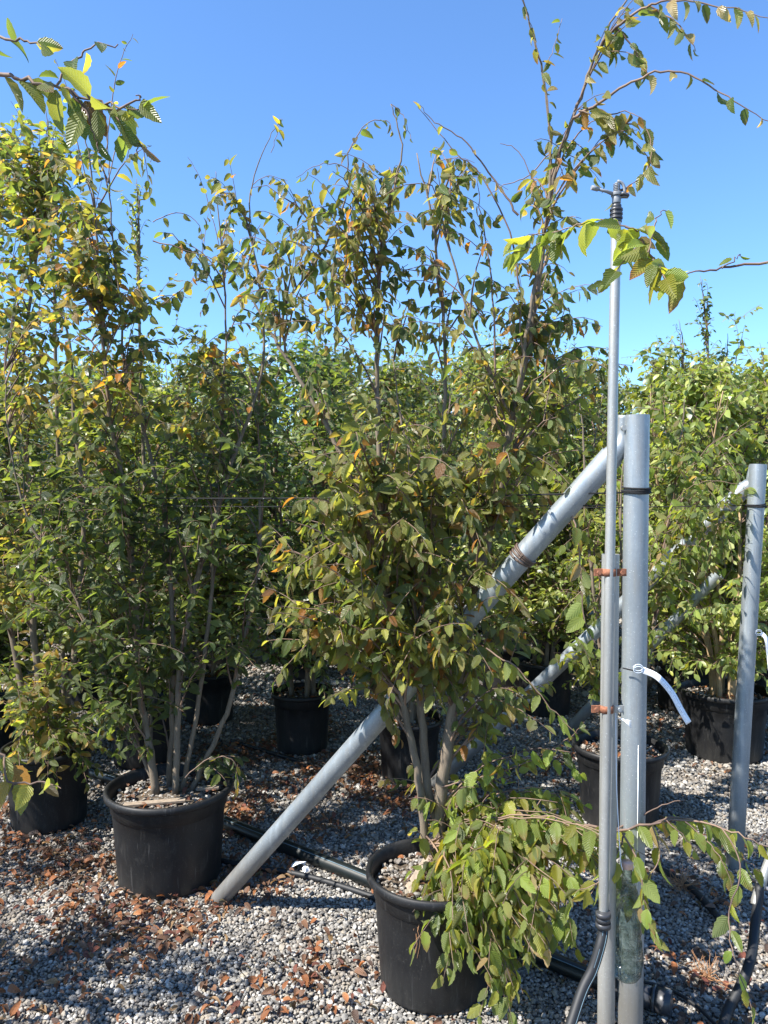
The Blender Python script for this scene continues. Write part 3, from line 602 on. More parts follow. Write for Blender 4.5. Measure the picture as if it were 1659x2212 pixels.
cp = bpy.data.objects[-1] if False else [o for o in scene.objects if o.name == 'bottle_cap'][0]; cp.parent = bott; cp.location = Vector(bc - np.array(bott.location))
# hanging pale strings by the riser
sp_ = px_path([(1330, 1540), (1332, 1700), (1340, 1850), (1345, 1880)], 2.12); tag(MB().tube(smooth_path(sp_, 5), .0013, 5).build('string', M_WHITE, None, sp_[0]), 'thin pale string running down between the riser and the thick post', 'string')
m = MB(); s0 = at(1334, 1551, 2.12)
for q in range(6): m.tube(bez(s0, s0 + np.array([.015, -.01, .0]), s0 + np.array([.034, -.015, -.004 - .004 * q]), 5), .0009, 4)
tag(m.build('frayed_string', M_WHITE, None, s0), 'short frayed white string end sticking out under the lower clamp', 'string')
# wires
def wire_wrap(name, c, r, turns, label, tilt=.1, w=.0032, drop=.004):
    m = MB(); al = np.linspace(0, 6.283 * turns, int(24 * turns)); m.tube([c + np.array([math.cos(a) * (r + .0012 * math.sin(a * 1.7)), math.sin(a) * (r + .001), .0042 * math.sin(a * .37) + tilt * .02 * math.sin(a)]) + np.array([0, 0, (i / len(al) - .5) * .016]) for i, a in enumerate(al)], w, 6)
    return tag(m.build(name, M_WIRE, None, c), label, 'wire')
c1 = pb + (pt - pb) * ((at(0, 1060, 2.36)[2] - pb[2]) / (pt[2] - pb[2])); wire_wrap('wire_coil', c1, .042, 4, 'black wire coiled several turns round the thick post', .2)
c2 = p2b + (p2t - p2b) * ((at(0, 1092, 3.5)[2] - p2b[2]) / (p2t[2] - p2b[2])); wire_wrap('wire_coil', c2, .0405, 3, 'black wire coiled round the right edge post', .2)
RD = norm(np.array([bf[0] - pb[0], bf[1] - pb[1], 0]))
def wire(a, b, sag, r, label, knots=0):
    a, b = np.array(a), np.array(b); t = np.linspace(0, 1, 30)[:, None]; P = a + (b - a) * t; P[:, 2] -= sag * 4 * (t * (1 - t))[:, 0]
    return tag(MB().tube(P, r, 6).build('wire', M_WIRE, None, a), label, 'wire')
w1 = c1 + np.array([-.04, 0, -.006]); w1e = w1 + RD * 4.2; w1e[2] = at(0, 1060, w1e[1])[2]; wire(w1, w1e, .03, .003, 'black wire running left from the thick post behind the trees')
c3 = c1 + np.array([-.04, .02, -.045]); w2e = c3 + RD * 4.0; wire(c3, w2e, .02, .0018, 'thin lower wire stretched left from the thick post')
w3 = c2 + np.array([-.03, 0, 0]); wire(w3, w3 + RD * 4.5, .03, .003, 'black wire running left from the right edge post through leaves')
m = MB(); q0 = at(1345, 1443, 2.32)
m.tube(bez(q0, at(1380, 1452, 2.30), at(1396, 1452, 2.3), 8), .0022, 6); tag(m.build('tag_tie', M_WIRE, None, q0), 'black tie holding the white tag to the thick post', 'tie')
# white tags
def make_tag(pts, d, w, label):
    P = smooth_path([at(x, y, d + z) for x, y, z in pts], 6); n = len(P); T = np.gradient(P, axis=0); T /= np.linalg.norm(T, axis=1)[:, None]
    root = empty('plant_tag', P[0], label, 'tag'); V, U = [], []
    for i in range(n):
        s_ = norm(np.cross(T[i], [0, -1., .25])); V += [P[i] - s_ * w / 2, P[i] + s_ * w / 2]; U += [(0, 1 - i / (n - 1)), (1, 1 - i / (n - 1))]
    F = [(2 * i, 2 * i + 1, 2 * i + 3, 2 * i + 2) for i in range(n - 1)]
    o = link(bpy.data.objects.new('strip', mesh_np('strip', np.array(V) - P[0], F, M_TAG, U)), root); so = o.modifiers.new('thick', 'SOLIDIFY'); so.thickness = .0006
    m = MB(); c = P[0]; al = np.linspace(0, 6.0, 16)
    for dz in (-.003, .003): m.tube([c + np.array([-.014 + .014 * math.cos(a), -.003, .010 * math.sin(a) + .004 + dz]) for a in al], .0016, 5)
    m.build('loop', simple('tag_loop', (.5, .56, .62), .5), root); return root
make_tag([(1388, 1447, 0), (1420, 1462, -.01), (1450, 1495, -.015), (1472, 1535, -.02), (1488, 1562, -.02)], 2.28, .019, 'curved white plant tag hanging from the thick post')
make_tag([(1645, 1368, 0), (1655, 1380, -.01), (1660, 1410, -.01), (1664, 1450, -.01)], 3.42, .019, 'white plant tag on the right edge post, cut by the picture edge')

# ground pipes
def gpipe(pts, r, label, mat, stripe=False, z=None, name='irrigation_pipe'):
    P = smooth_path([gr(x, y, (r + .008)) for x, y in pts], 6); o = empty(name, P[0], label, 'pipe'); MB().tube(P, r, 14).build('pipe', mat, o)
    if stripe: MB().tube(P + np.array([-.004, -r * .55, r * .82]), .0016, 5).build('stripe', M_STRIPE, o)
    return o
gpipe([(140, 1650), (220, 1675), (350, 1722), (500, 1782), (640, 1838), (790, 1898), (960, 1970), (1120, 2045), (1250, 2100), (1345, 2140)], .031, 'thick dark pipe lying on the gravel behind the two big pots', M_PIPE, True)
gpipe([(430, 1850), (540, 1872), (660, 1892), (800, 1935), (900, 1975)], .013, 'thin black pipe on the gravel in front of the thick dark pipe', M_RUBBER)
gpipe([(500, 1600), (600, 1630), (720, 1665), (850, 1702), (950, 1740)], .0125, 'thin black pipe among fallen leaves in mid ground', M_RUBBER)
gpipe([(1380, 1860), (1440, 1885), (1500, 1925), (1560, 1990)], .015, 'short black pipe on gravel right of the thick post', M_RUBBER)
gpipe([(1380, 2120), (1440, 2135), (1500, 2170), (1560, 2230), (1600, 2290)], .006, 'thin drip tube leaving the pipe fitting across sunny gravel', M_RUBBER, name='drip_tube')
hp2 = smooth_path([at(1642, 1910, 2.67), at(1632, 1990, 2.62), at(1622, 2070, 2.5), at(1600, 2130, 2.45), at(1570, 2190, 2.42), at(1540, 2290, 2.3)], 6)
h2 = empty('riser_hose', hp2[0], 'thick black hose hanging curved at the lower right edge', 'hose'); MB().tube(hp2, .0165, 16).build('hose', M_RUBBER, h2)
rp2 = smooth_path([at(1640, 1780, 2.7), at(1634, 1940, 2.66)], 5)
MB().tube(smooth_path([at(1790, 1500, 2.8), at(1715, 1720, 2.74), at(1662, 1860, 2.69), at(1636, 1935, 2.66), at(1632, 1955, 2.65)], 5), .0165, 16).build('end_pipe', M_GALVW, h2)
m = MB(); c = gr(1390, 2150, .045); T_ = norm(np.array([1, -.55, 0]))
for q, (o0, o1, r_) in enumerate(((-.09, -.04, .040), (-.04, -.03, .044), (-.03, .03, .036), (.03, .04, .044), (.04, .09, .041))): m.tube([c + T_ * o0, c + T_ * o1], r_, 10)
tag(m.build('pipe_fitting', M_DKP, None, c), 'black ribbed pipe coupling on the gravel at the foot of the thick post', 'pipe fitting')
# litter and weeds
for k, (x, y, s_) in enumerate(((640, 1868, .045), (662, 1880, .022))):
    c = gr(x, y, .025); a = np.sort(rng.uniform(0, 6.28, 7)); V = [(s_ * q * math.cos(b), s_ * q * math.sin(b), rng.uniform(-.006, .02)) for b, q in zip(a, rng.uniform(.35, 1.1, 7))] + [(0, 0, .015)]
    tag(MB().build if False else (lambda m_: m_.build('paper_scrap', M_WHITE, None, c))((lambda m_: (m_.add(np.array(V) + c, [(i_, (i_ + 1) % 7, 7) for i_ in range(7)], False), m_)[1])(MB())), ('torn white paper scrap on gravel beside the thick dark pipe', 'tiny white paper scrap just right of the larger torn scrap')[k], 'litter', 'paper scraps on the gravel')
def weed(c, n, s_, label, down=False):
    m = MB()
    for _ in range(n):
        d = rng.normal(0, 1, 3); d[2] = abs(d[2]) * .6; d = norm(d) * s_ * rng.uniform(.4, 1)
        if down: d = np.array([rng.normal(0, .018), -.012 * rng.random(), -s_ * rng.uniform(.3, 1)])
        c_ = c + d * .5 + rng.normal(0, .018 if not down else .01, 3); m.tube(bez(np.array(c), c_, c + d, 6) + rng.normal(0, .003, (6, 3)), np.linspace(.0016, .0006, 6), 4, cap=False)
    tag(m.build('dry_weed', M_WEED, None, c), label, 'weed', None)
weed(gr(1475, 1915, .02), 70, .11, 'brown dried weed tuft on the gravel right of the thick post')
weed(gr(1530, 2110, .02), 45, .10, 'pale orange dried weed tuft near the lower right hose')
weed(at(905, 1958, 2.49), 14, .17, 'dried reddish tendrils hanging down the front of the foreground pot', True)

# ---------------------------------------------------------------- the foreground tree
T1 = empty('hornbeam_tree', (front[0], front[1], .36), 'sparse browning hornbeam with three pale stems rising from the foreground pot', 'tree')
def stem(pts, d0, d1, r): return (px_path(pts, d0, d1), r)
S1 = stem([(958, 1890), (950, 1790), (962, 1650), (985, 1500), (1018, 1330), (1045, 1200), (1075, 1080), (1100, 930), (1130, 800), (1152, 680), (1170, 560), (1185, 450), (1205, 350), (1235, 260), (1265, 180), (1290, 110), (1330, 35), (1370, -30)], 2.74, 2.55, [.029, .023, .022, .02, .018, .0165, .015, .013, .0115, .010, .009, .008, .0075, .006, .005, .004, .003, .002])
S2 = stem([(952, 1800), (925, 1710), (915, 1600), (905, 1450), (908, 1350), (925, 1200), (955, 1000), (962, 850), (958, 700), (945, 560), (928, 450), (900, 330)], 2.75, 2.8, [.017, .0165, .015, .014, .012, .0105, .009, .007, .006, .005, .004, .002])
S3 = stem([(925, 1890), (915, 1780), (900, 1660), (868, 1500), (845, 1350), (836, 1240), (828, 1100), (818, 950), (815, 800), (816, 680), (822, 560), (845, 430), (868, 330), (856, 265), (845, 225)], 2.72, 2.72, [.016, .0145, .0135, .0125, .0115, .0105, .009, .0085, .0075, .0065, .005, .004, .003, .0022, .0015])
S4 = stem([(1118, 860), (1150, 640), (1180, 480), (1190, 330), (1178, 200), (1158, 100), (1135, 20), (1118, -40)], 2.62, 2.5, [.007, .0065, .006, .005, .004, .003, .002, .0015])
S5 = stem([(905, 1350), (850, 1180), (760, 1030), (700, 910), (630, 790), (573, 698), (530, 620)], 2.75, 2.95, [.008, .0085, .0085, .008, .007, .005, .003])
S6 = stem([(616, 760), (614, 664), (664, 594), (727, 485), (752, 400), (752, 330), (775, 290)], 2.9, 2.8, [.005, .0055, .005, .004, .003, .002, .0012])
S7 = stem([(1100, 900), (1040, 760), (1000, 640), (965, 520), (930, 440)], 2.62, 2.6, [.005, .0045, .004, .003, .0015])
S8 = stem([(925, 1190), (900, 1030), (865, 900), (850, 780)], 2.76, 2.9, [.006, .005, .004, .002])
cl1 = [(590, 500, 60, 70, 3, 2.9, .15), (620, 640, 60, 50, 4, 2.9, .2), (560, 420, 50, 30, 1, 2.9, .1), (1000, 560, 60, 50, 2), (680, 480, 60, 40, 3), (850, 400, 75, 55, 6), (900, 350, 60, 40, 3), (985, 340, 45, 35, 3), (700, 395, 60, 30, 3), (760, 470, 70, 50, 5), (740, 570, 80, 60, 5), (870, 540, 60, 50, 4), (630, 550, 55, 50, 4), (700, 670, 60, 40, 3), (860, 640, 70, 45, 4), (960, 430, 35, 50, 2),
       (960, 720, 70, 50, 3), (1100, 690, 60, 70, 5), (1160, 640, 60, 50, 5), (1235, 700, 70, 60, 6), (1190, 560, 50, 40, 3), (1060, 830, 100, 70, 6), (1330, 770, 50, 35, 3), (1170, 800, 80, 70, 6), (1260, 860, 60, 60, 3), (1170, 400, 50, 50, 2), (1220, 450, 40, 40, 2), (1050, 400, 40, 40, 1), (1285, 235, 40, 25, 2, 2.5, .1), (1340, 280, 40, 25, 2, 2.5, .1), (1390, 30, 40, 25, 2, 2.45, .1), (1080, 530, 40, 40, 1),
       (800, 890, 90, 60, 5), (700, 800, 60, 60, 2), (760, 1010, 110, 75, 7), (900, 1000, 110, 80, 7), (1040, 990, 90, 80, 7), (1150, 930, 80, 80, 6), (690, 1120, 90, 65, 8), (810, 1140, 100, 70, 10), (950, 1140, 100, 75, 9), (1070, 1120, 60, 80, 5),
       (650, 1220, 80, 55, 7), (780, 1250, 100, 65, 10), (920, 1260, 85, 65, 8), (1040, 1230, 60, 50, 3), (640, 1330, 80, 40, 5), (810, 1340, 100, 45, 6), (960, 1340, 75, 45, 4), (1095, 1390, 80, 50, 6), (915, 1400, 50, 35, 4, 2.5, .06), (1150, 1470, 50, 50, 4), (750, 1420, 50, 30, 2), (880, 1640, 25, 40, 1)]
low1 = [(1280, 1890, 50, 50, 3, 2.25, .06), (1370, 1850, 40, 40, 2, 2.15, .04), (1250, 1800, 60, 30, 4, 2.4, .08), (1110, 1960, 60, 50, 3, 2.36, .05), (1060, 1720, 80, 40, 7, 2.65, .15), (1190, 1720, 80, 40, 6, 2.6, .15), (1050, 1815, 50, 45, 6, 2.55, .1), (1100, 1840, 80, 55, 11, 2.5, .12), (1200, 1870, 80, 55, 9, 2.45, .12), (1290, 1850, 50, 50, 4, 2.4, .1),
        (1000, 1990, 35, 60, 5, 2.40, .06), (1080, 2020, 60, 70, 9, 2.4, .08), (1170, 2000, 60, 80, 7, 2.4, .08), (1130, 2140, 70, 50, 5, 2.38, .08), (1010, 2090, 40, 60, 4, 2.38, .05), (1230, 1960, 50, 60, 3, 2.3, .05), (1220, 1660, 40, 40, 2)]
LIBF, LIBL, LIBLOW, LIBDR = leaf_lib('front', 0), leaf_lib('left', 0), leaf_lib('low', 0), leaf_lib('dryish', 0)
sh1 = [(px_path([(1188, 300), (1180, 200), (1160, 105), (1137, 25), (1118, -30)], 2.5), .0015, .045, .03, 1.1, .05), (px_path([(1178, 150), (1200, 90), (1215, 40)], 2.5), .0012, .04, .03, 1.1, .2),
       (px_path([(1238, 255), (1290, 225), (1350, 185), (1415, 157), (1485, 160), (1560, 200), (1620, 240), (1690, 275)], 2.5, 2.2), .005, .06, .05, .9, .35),
       (px_path([(1290, 110), (1330, 60), (1385, 20), (1440, 0), (1510, 5), (1590, 20), (1680, 45)], 2.5, 2.2), .005, .062, .035, .9, .05),
       (px_path([(1400, 10), (1450, 40), (1480, 70), (1505, 110)], 2.4, 2.35), .003, .06, .025, 1., .1),
       (px_path([(1330, 60), (1365, 100), (1395, 150), (1380, 180)], 2.45), .003, .055, .03, 1., .15),
       (px_path([(1245, 250), (1290, 235), (1340, 265), (1385, 270), (1408, 310), (1400, 365), (1362, 400), (1320, 425)], 2.5, 2.4), .003, .07, .026, .9, .03),
       (px_path([(1250, 240), (1300, 250), (1350, 240), (1390, 260)], 2.48, 2.4), .003, .07, .024, 1., .05),
       (px_path([(1120, 465), (1085, 415), (1047, 360), (998, 298), (939, 264), (905, 228)], 2.6, 2.6), .004, .05, .12, .9, .1),
       (px_path([(1122, 620), (1100, 500), (1040, 380), (989, 335), (939, 275), (898, 223)], 2.6, 2.65), .0035, .05, .1, .9, .2),
       (px_path([(1050, 690), (951, 598), (890, 585), (827, 573)], 2.65, 2.7), .003, .05, .06, .8, .3),
       (px_path([(1190, 330), (1140, 380), (1090, 400), (1060, 420)], 2.6, 2.6), .0025, .045, .2, .9, .3),
       (px_path([(1185, 450), (1120, 330), (1080, 310)], 2.6, 2.6), .002, 0, 0, 0, 0),
       (px_path([(1070, 840), (1065, 640), (1040, 470), (1030, 380)], 2.62, 2.62), .004, .05, .055, .8, .3),
       (px_path([(752, 330), (790, 268), (835, 262), (850, 290)], 2.8, 2.78), .002, .05, .03, .9, .1),
       (px_path([(845, 225), (870, 250), (890, 300)], 2.72, 2.7), .0015, .035, .025, .7, .1),
       (px_path([(1235, 1100), (1250, 1180), (1258, 1260), (1262, 1340), (1290, 1400), (1310, 1480)], 2.45, 2.35), .003, .07, .03, .8, .05),
       (px_path([(1050, 1400), (1110, 1440), (1150, 1480), (1200, 1540), (1245, 1585)], 2.5, 2.4), .003, .065, .028, .7, .1),
       (px_path([(950, 1860), (1020, 1850), (1120, 1790), (1200, 1775), (1330, 1792), (1450, 1772), (1560, 1790), (1640, 1822), (1720, 1850)], 2.7, 2.0), .0075, .068, .019, 1., .3),
       (px_path([(1480, 1775), (1520, 1810), (1560, 1860), (1590, 1930)], 2.1, 2.0), .002, .062, .024, .9, .05), (px_path([(1440, 1772), (1470, 1800), (1500, 1840)], 2.15, 2.1), .002, .062, .022, .9, .05),
       (px_path([(1330, 1792), (1390, 1760), (1440, 1735), (1480, 1730)], 2.35, 2.3), .003, 0, 0, 0, 0),
       (px_path([(1400, 1785), (1460, 1765), (1540, 1790), (1600, 1850), (1640, 1880)], 2.3, 2.2), .003, .065, .03, 1., .1),
       (px_path([(1345, 1800), (1375, 1860), (1390, 1930), (1410, 1990), (1415, 2040)], 2.15, 2.05), .003, .066, .026, .9, .1),
       (px_path([(1410, 1785), (1425, 1850), (1400, 1900), (1385, 1960)], 2.2, 2.1), .0025, .066, .026, .9, .1),
       (px_path([(1350, 1800), (1330, 1850), (1300, 1900), (1240, 1930)], 2.2, 2.1), .003, .064, .03, .9, .1),
       (px_path([(1560, 1790), (1600, 1870), (1575, 1990), (1590, 2080), (1615, 2150), (1640, 2240)], 2.0, 1.8), .0022, .06, .04, .9, .2),
       (px_path([(640, 385), (700, 352), (760, 370), (800, 420)][::-1], 2.8), .0025, .055, .025, .9, .1),
       (px_path([(955, 1700), (1040, 1680), (1130, 1650), (1220, 1600), (1262, 1560)], 2.7, 2.5), .003, .05, .04, .7, .4)]
make_tree(T1, [S1, S2, S3, S4, S5, S6, S7, S8], px_targets([c for c in cl1 if c[1] >= 850], 2.70, .28, 1.15), LIBF, .062, .025, .85, 2, 100, shoots=[])
def subfoliage(root, targets, lib, size, sp, droop, twigs, singles, shoots=(), src=None):
    """more branches of the same tree with another tone of leaf; src are points on its stems"""
    L = Leaves(); cand = src
    for T in targets:
        T = np.asarray(T); h = np.linalg.norm(cand[:, :2] - T[:2], axis=1); dz = T[2] - cand[:, 2]; S = cand[np.argmin(h + .8 * np.abs(dz - .15 - .2 * h) + rng.uniform(0, .1, len(cand)))]
        ln = np.linalg.norm(T - S); C = (S + T) / 2 + np.array([0, 0, .2 * ln + .05]); Q = bez(S, C, T, max(5, int(ln / .05))); Q[1:] += rng.normal(0, .0035, Q[1:].shape)
        b = MB(); b.tube(Q, np.linspace(.004, .0009, len(Q)), 5, cap=False); leafy(L, Q, size, sp, droop, .3)
        for _ in range(twigs):
            k = rng.integers(int(len(Q) * .3), len(Q) - 1); dd = norm(norm(Q[k + 1] - Q[k]) * .6 + rng.normal(0, .65, 3) - np.array([0, 0, .2 * droop])); l2 = rng.uniform(.1, .24)
            q = bez(Q[k], Q[k] + dd * l2 * .6 + np.array([0, 0, .02]), Q[k] + dd * l2 - np.array([0, 0, .2 * droop * l2]), 5); b.tube(q, np.linspace(.0018, .0008, 5), 4, cap=False); leafy(L, q, size * .95, sp, droop, .15)
        b.build('branch', M_TWIG, root)
    for path, r, s1, s2, dr, st in shoots:
        Q = smooth_path(path, 5); Q[1:] += rng.normal(0, .002, Q[1:].shape); MB().tube(Q, np.linspace(r, .0009, len(Q)), 6, cap=False).build('branch', M_TWIG, root)
        if s1: leafy(L, Q, s1, s2, dr, st)
    L.build(lib, root, singles)
allS = np.concatenate([smooth_path(s[0], 5) for s in (S1, S2, S3, S4, S5, S6, S7, S8)])
subfoliage(T1, px_targets([c for c in cl1 if c[1] < 850], 2.70, .22, 1.0), LIBDR, .058, .028, 1.0, 2, 60, sh1[:16] + [sh1[27]], allS[allS[:, 2] > 1.6])
lowS = allS[(allS[:, 2] > .42) & (allS[:, 2] < .8)]
subfoliage(T1, px_targets(low1, 2.5, .1, .85), LIBLOW, .072, .030, .9, 2, 150, sh1[16:27] + [sh1[28]], lowS)

# ---------------------------------------------------------------- the left tree
T2 = empty('hornbeam_tree', (left[0], left[1], .36), 'tall dense green hornbeam with bare lower stems in the large left pot', 'tree')
d = left[1]
st2 = [stem([(338, 1720), (320, 1600), (300, 1480), (292, 1300), (277, 1130), (262, 1020), (240, 920), (228, 800), (218, 680), (212, 560), (205, 460), (190, 330), (165, 240)], d, d - .1, [.026, .022, .02, .018, .016, .0145, .013, .011, .0095, .008, .006, .004, .002]),
       stem([(378, 1720), (383, 1600), (388, 1450), (415, 1290), (440, 1200), (468, 1110), (500, 1000), (545, 880), (570, 760), (560, 600), (540, 500), (545, 400), (580, 300), (605, 262)], d, d, [.022, .02, .018, .017, .016, .014, .012, .01, .008, .007, .005, .004, .0025, .0012]),
       stem([(392, 1720), (415, 1600), (438, 1450), (455, 1300), (462, 1180), (470, 1060), (480, 900), (488, 700), (480, 560), (470, 420), (465, 370)], d + .05, d + .1, [.017, .015, .014, .012, .011, .01, .008, .006, .005, .003, .002]),
       stem([(410, 1715), (440, 1650), (490, 1540), (520, 1420), (545, 1300), (560, 1200), (562, 1050), (558, 900), (565, 780)], d + .05, d + .15, [.017, .016, .015, .014, .012, .011, .009, .006, .003]),
       stem([(366, 1715), (372, 1500), (370, 1300), (360, 1150), (330, 1000), (300, 900), (270, 800), (260, 650), (240, 480), (235, 350), (225, 260)], d + .08, d + .1, [.018, .016, .014, .013, .012, .01, .008, .006, .005, .003, .002]),
       stem([(345, 1715), (300, 1620), (240, 1500), (190, 1350), (130, 1230), (60, 1120), (20, 950), (10, 800)], d + .02, d + .05, [.014, .012, .010, .009, .008, .007, .005, .003])]
cl2 = [(120, 470, 90, 70, 6), (90, 620, 80, 60, 5), (200, 330, 50, 40, 2), (330, 1480, 60, 60, 4), (430, 1400, 50, 60, 3), (180, 420, 80, 60, 5), (230, 560, 90, 70, 9), (130, 600, 80, 70, 7), (350, 510, 50, 40, 2), (470, 460, 30, 60, 3), (460, 590, 50, 40, 2), (560, 640, 50, 40, 2), (330, 650, 90, 60, 8), (180, 710, 120, 80, 11), (400, 760, 100, 60, 7), (560, 760, 60, 50, 3), (130, 850, 100, 90, 10), (270, 850, 100, 80, 9), (420, 870, 100, 70, 8), (560, 880, 60, 70, 5),
       (130, 1000, 100, 75, 9), (260, 1020, 100, 75, 9), (400, 1020, 90, 80, 7), (530, 1010, 70, 80, 6), (140, 1150, 110, 70, 9), (280, 1150, 90, 70, 8), (420, 1170, 80, 60, 5), (540, 1140, 50, 60, 3), (110, 1290, 100, 65, 8), (240, 1290, 80, 70, 7), (390, 1310, 60, 40, 2), (210, 1420, 100, 60, 9), (330, 1400, 50, 40, 3), (220, 1530, 70, 50, 6), (500, 1390, 50, 30, 3), (590, 1270, 50, 50, 3), (480, 1640, 30, 30, 2), (330, 320, 20, 20, 1)]
sh2 = [(px_path([(585, 330), (598, 290), (606, 258), (612, 262)], d), .0015, .05, .02, .9, .35), (px_path([(572, 700), (562, 600), (545, 520), (540, 450)], d), .002, .05, .05, .8, .0), (px_path([(540, 500), (510, 450), (470, 400), (440, 385)], d), .002, .055, .03, .9, .1), (px_path([(560, 620), (520, 560), (490, 540), (455, 560)], d), .002, .055, .03, .9, .1),
       (px_path([(228, 330), (240, 230), (250, 170), (268, 110), (290, 75)], d - .1), .003, .05, .035, .4, .25), (px_path([(230, 400), (270, 260), (300, 300), (330, 345)], d - .1), .0025, .045, .035, .7, .4),
       (px_path([(190, 400), (160, 280), (150, 200), (120, 130)], d - .1), .0025, .05, .035, .6, .2), (px_path([(480, 560), (450, 440), (425, 370), (405, 340)], d), .002, .045, .045, .8, .4),
       (px_path([(330, 520), (400, 540), (460, 560), (520, 590)], d - .2), .003, .055, .03, .9, .1), (px_path([(350, 660), (400, 620), (430, 590)], d - .2), .0025, .06, .025, .9, .1), (px_path([(545, 400), (580, 380), (620, 390)], d), .0018, .035, .03, .9, .3),
       (px_path([(330, 480), (380, 460), (430, 485), (438, 560), (450, 620)], d), .0022, .04, .1, .8, .1),
       (px_path([(400, 1680), (450, 1640), (500, 1640), (515, 1690), (510, 1720)], d - .3), .0022, .045, .035, .8, .4)]
st2 = [(p_, [q * .74 for q in r_]) for p_, r_ in st2]
make_tree(T2, st2, px_targets([c for c in cl2 if c[1] > 870], d, .36, 1.25), LIBL, .063, .026, .35, 2, 180, flat=.8)
allS2 = np.concatenate([smooth_path(s[0], 5) for s in st2])
subfoliage(T2, px_targets([c for c in cl2 if c[1] <= 870], d, .34, 1.15), leaf_lib('upper', 0), .060, .027, .55, 2, 120, sh2, allS2[allS2[:, 2] > 1.5])
# far left tree
T3 = empty('hornbeam_tree', (fl[0], fl[1], .35), 'dense green hornbeam at the left edge with leaves down over its pot', 'tree'); d = fl[1]
st3 = [stem([(110, 1670), (100, 1550), (75, 1400), (70, 1200), (60, 1000), (50, 800), (70, 600), (90, 450), (100, 330), (105, 260)], d, d, [.022, .02, .018, .015, .012, .01, .007, .005, .003, .002]),
       stem([(120, 1670), (150, 1500), (170, 1300), (180, 1100), (160, 900), (140, 700), (30, 560)], d + .1, d + .2, [.018, .016, .014, .012, .009, .006, .003]),
       stem([(90, 1670), (50, 1500), (10, 1300), (-40, 1100), (-60, 900), (-40, 700), (0, 500), (20, 380)], d, d + .1, [.018, .016, .014, .012, .009, .006, .004, .002])]
cl3 = [(20, 420, 50, 80, 5), (120, 340, 40, 40, 4), (30, 290, 40, 30, 5), (60, 360, 60, 50, 6), (40, 320, 50, 40, 4), (90, 300, 40, 50, 4), (50, 430, 60, 60, 8), (150, 400, 40, 50, 4), (60, 560, 70, 70, 9), (50, 700, 70, 70, 9), (50, 850, 80, 70, 9), (60, 1000, 80, 70, 8), (60, 1150, 90, 60, 8), (60, 1280, 90, 60, 8), (70, 1420, 90, 50, 8), (80, 1540, 80, 40, 8), (60, 1620, 60, 35, 7, 3.8, .15), (170, 1600, 50, 35, 5, 3.8, .15), (190, 1670, 25, 30, 2, 3.75, .05), (30, 1520, 40, 50, 4), (-60, 900, 60, 200, 7), (-80, 500, 50, 200, 5)]
make_tree(T3, st3, px_targets(cl3, d, .4, 1.25), leaf_lib('edge', 1), .064, .026, .35, 2, 300, flat=.8)

# ---------------------------------------------------------------- near trees outside the picture: two reach in, the others are added for shade
def blob_targets(c, r, n, avoid=False):
    out = []
    while len(out) < n:
        v = rng.normal(size=3); v = v / np.linalg.norm(v) * (rng.random() ** (1 / 2.3)); p = np.array(c) + v * np.array(r)
        if avoid and in_frame(p, 130): n -= .35; continue
        out.append(p)
    return out
T4 = empty('hornbeam_tree', (-1.5, .95, 0), 'near hornbeam mostly outside the picture, its big leaved branch crossing the top left corner', 'tree')
st4 = [(np.array([(-1.5, .95, 0), (-1.48, .98, .8), (-1.42, 1.0, 1.6), (-1.3, 1.05, 2.1), (-1.0, 1.15, 2.4), at(-70, 120, 1.25)]), [.022, .02, .016, .012, .008, .005]), (np.array([(-1.5, .95, 0), (-1.6, .9, 1.2), (-1.7, .8, 2.2), (-1.75, .7, 2.9)]), [.02, .016, .01, .004])]
sh4 = [(px_path([(-70, 120), (0, 158), (60, 175), (130, 190), (200, 215), (260, 232), (318, 240)], 1.25, 1.2), .0040, .062, .026, .8, .2), (px_path([(120, 188), (160, 130), (205, 95), (255, 100)], 1.24), .002, .055, .03, .6, .1), (px_path([(230, 225), (262, 270), (290, 300), (300, 330)], 1.22), .002, .055, .026, .9, .1),
       (px_path([(-60, 60), (10, 85), (60, 90), (110, 110)], 1.25, 1.2), .003, .06, .028, .4, .1), (px_path([(150, 195), (185, 240), (205, 290), (215, 330)], 1.22), .003, .06, .026, 1., .05), (px_path([(185, 205), (235, 240), (300, 215), (300, 205)], 1.2), .0025, .05, .022, .5, .2),
       (np.array([(-1.48, .98, .8), (-1.2, 1.15, 1.0), at(-60, 1640, 1.5), at(20, 1685, 1.5), at(90, 1690, 1.48), at(130, 1700, 1.46)]), .004, .075, .03, .6, .72)]
make_tree(T4, st4, blob_targets((-1.75, 1.0, 1.6), (.6, .6, .8), 55, True), LIBF, .06, .032, .7, 2, 120, shoots=sh4, one_mesh=True, lowz=.6)
T5 = empty('hornbeam_tree', (1.75, .9, 0), 'near hornbeam outside the right edge, its large bright leaves reaching past the sprinkler head', 'tree')
st5 = [(np.array([(1.75, .9, 0), (1.75, .95, .9), (1.7, 1.0, 1.6), (1.5, 1.15, 2.0), at(1800, 540, 1.5)]), [.022, .018, .014, .009, .005])]
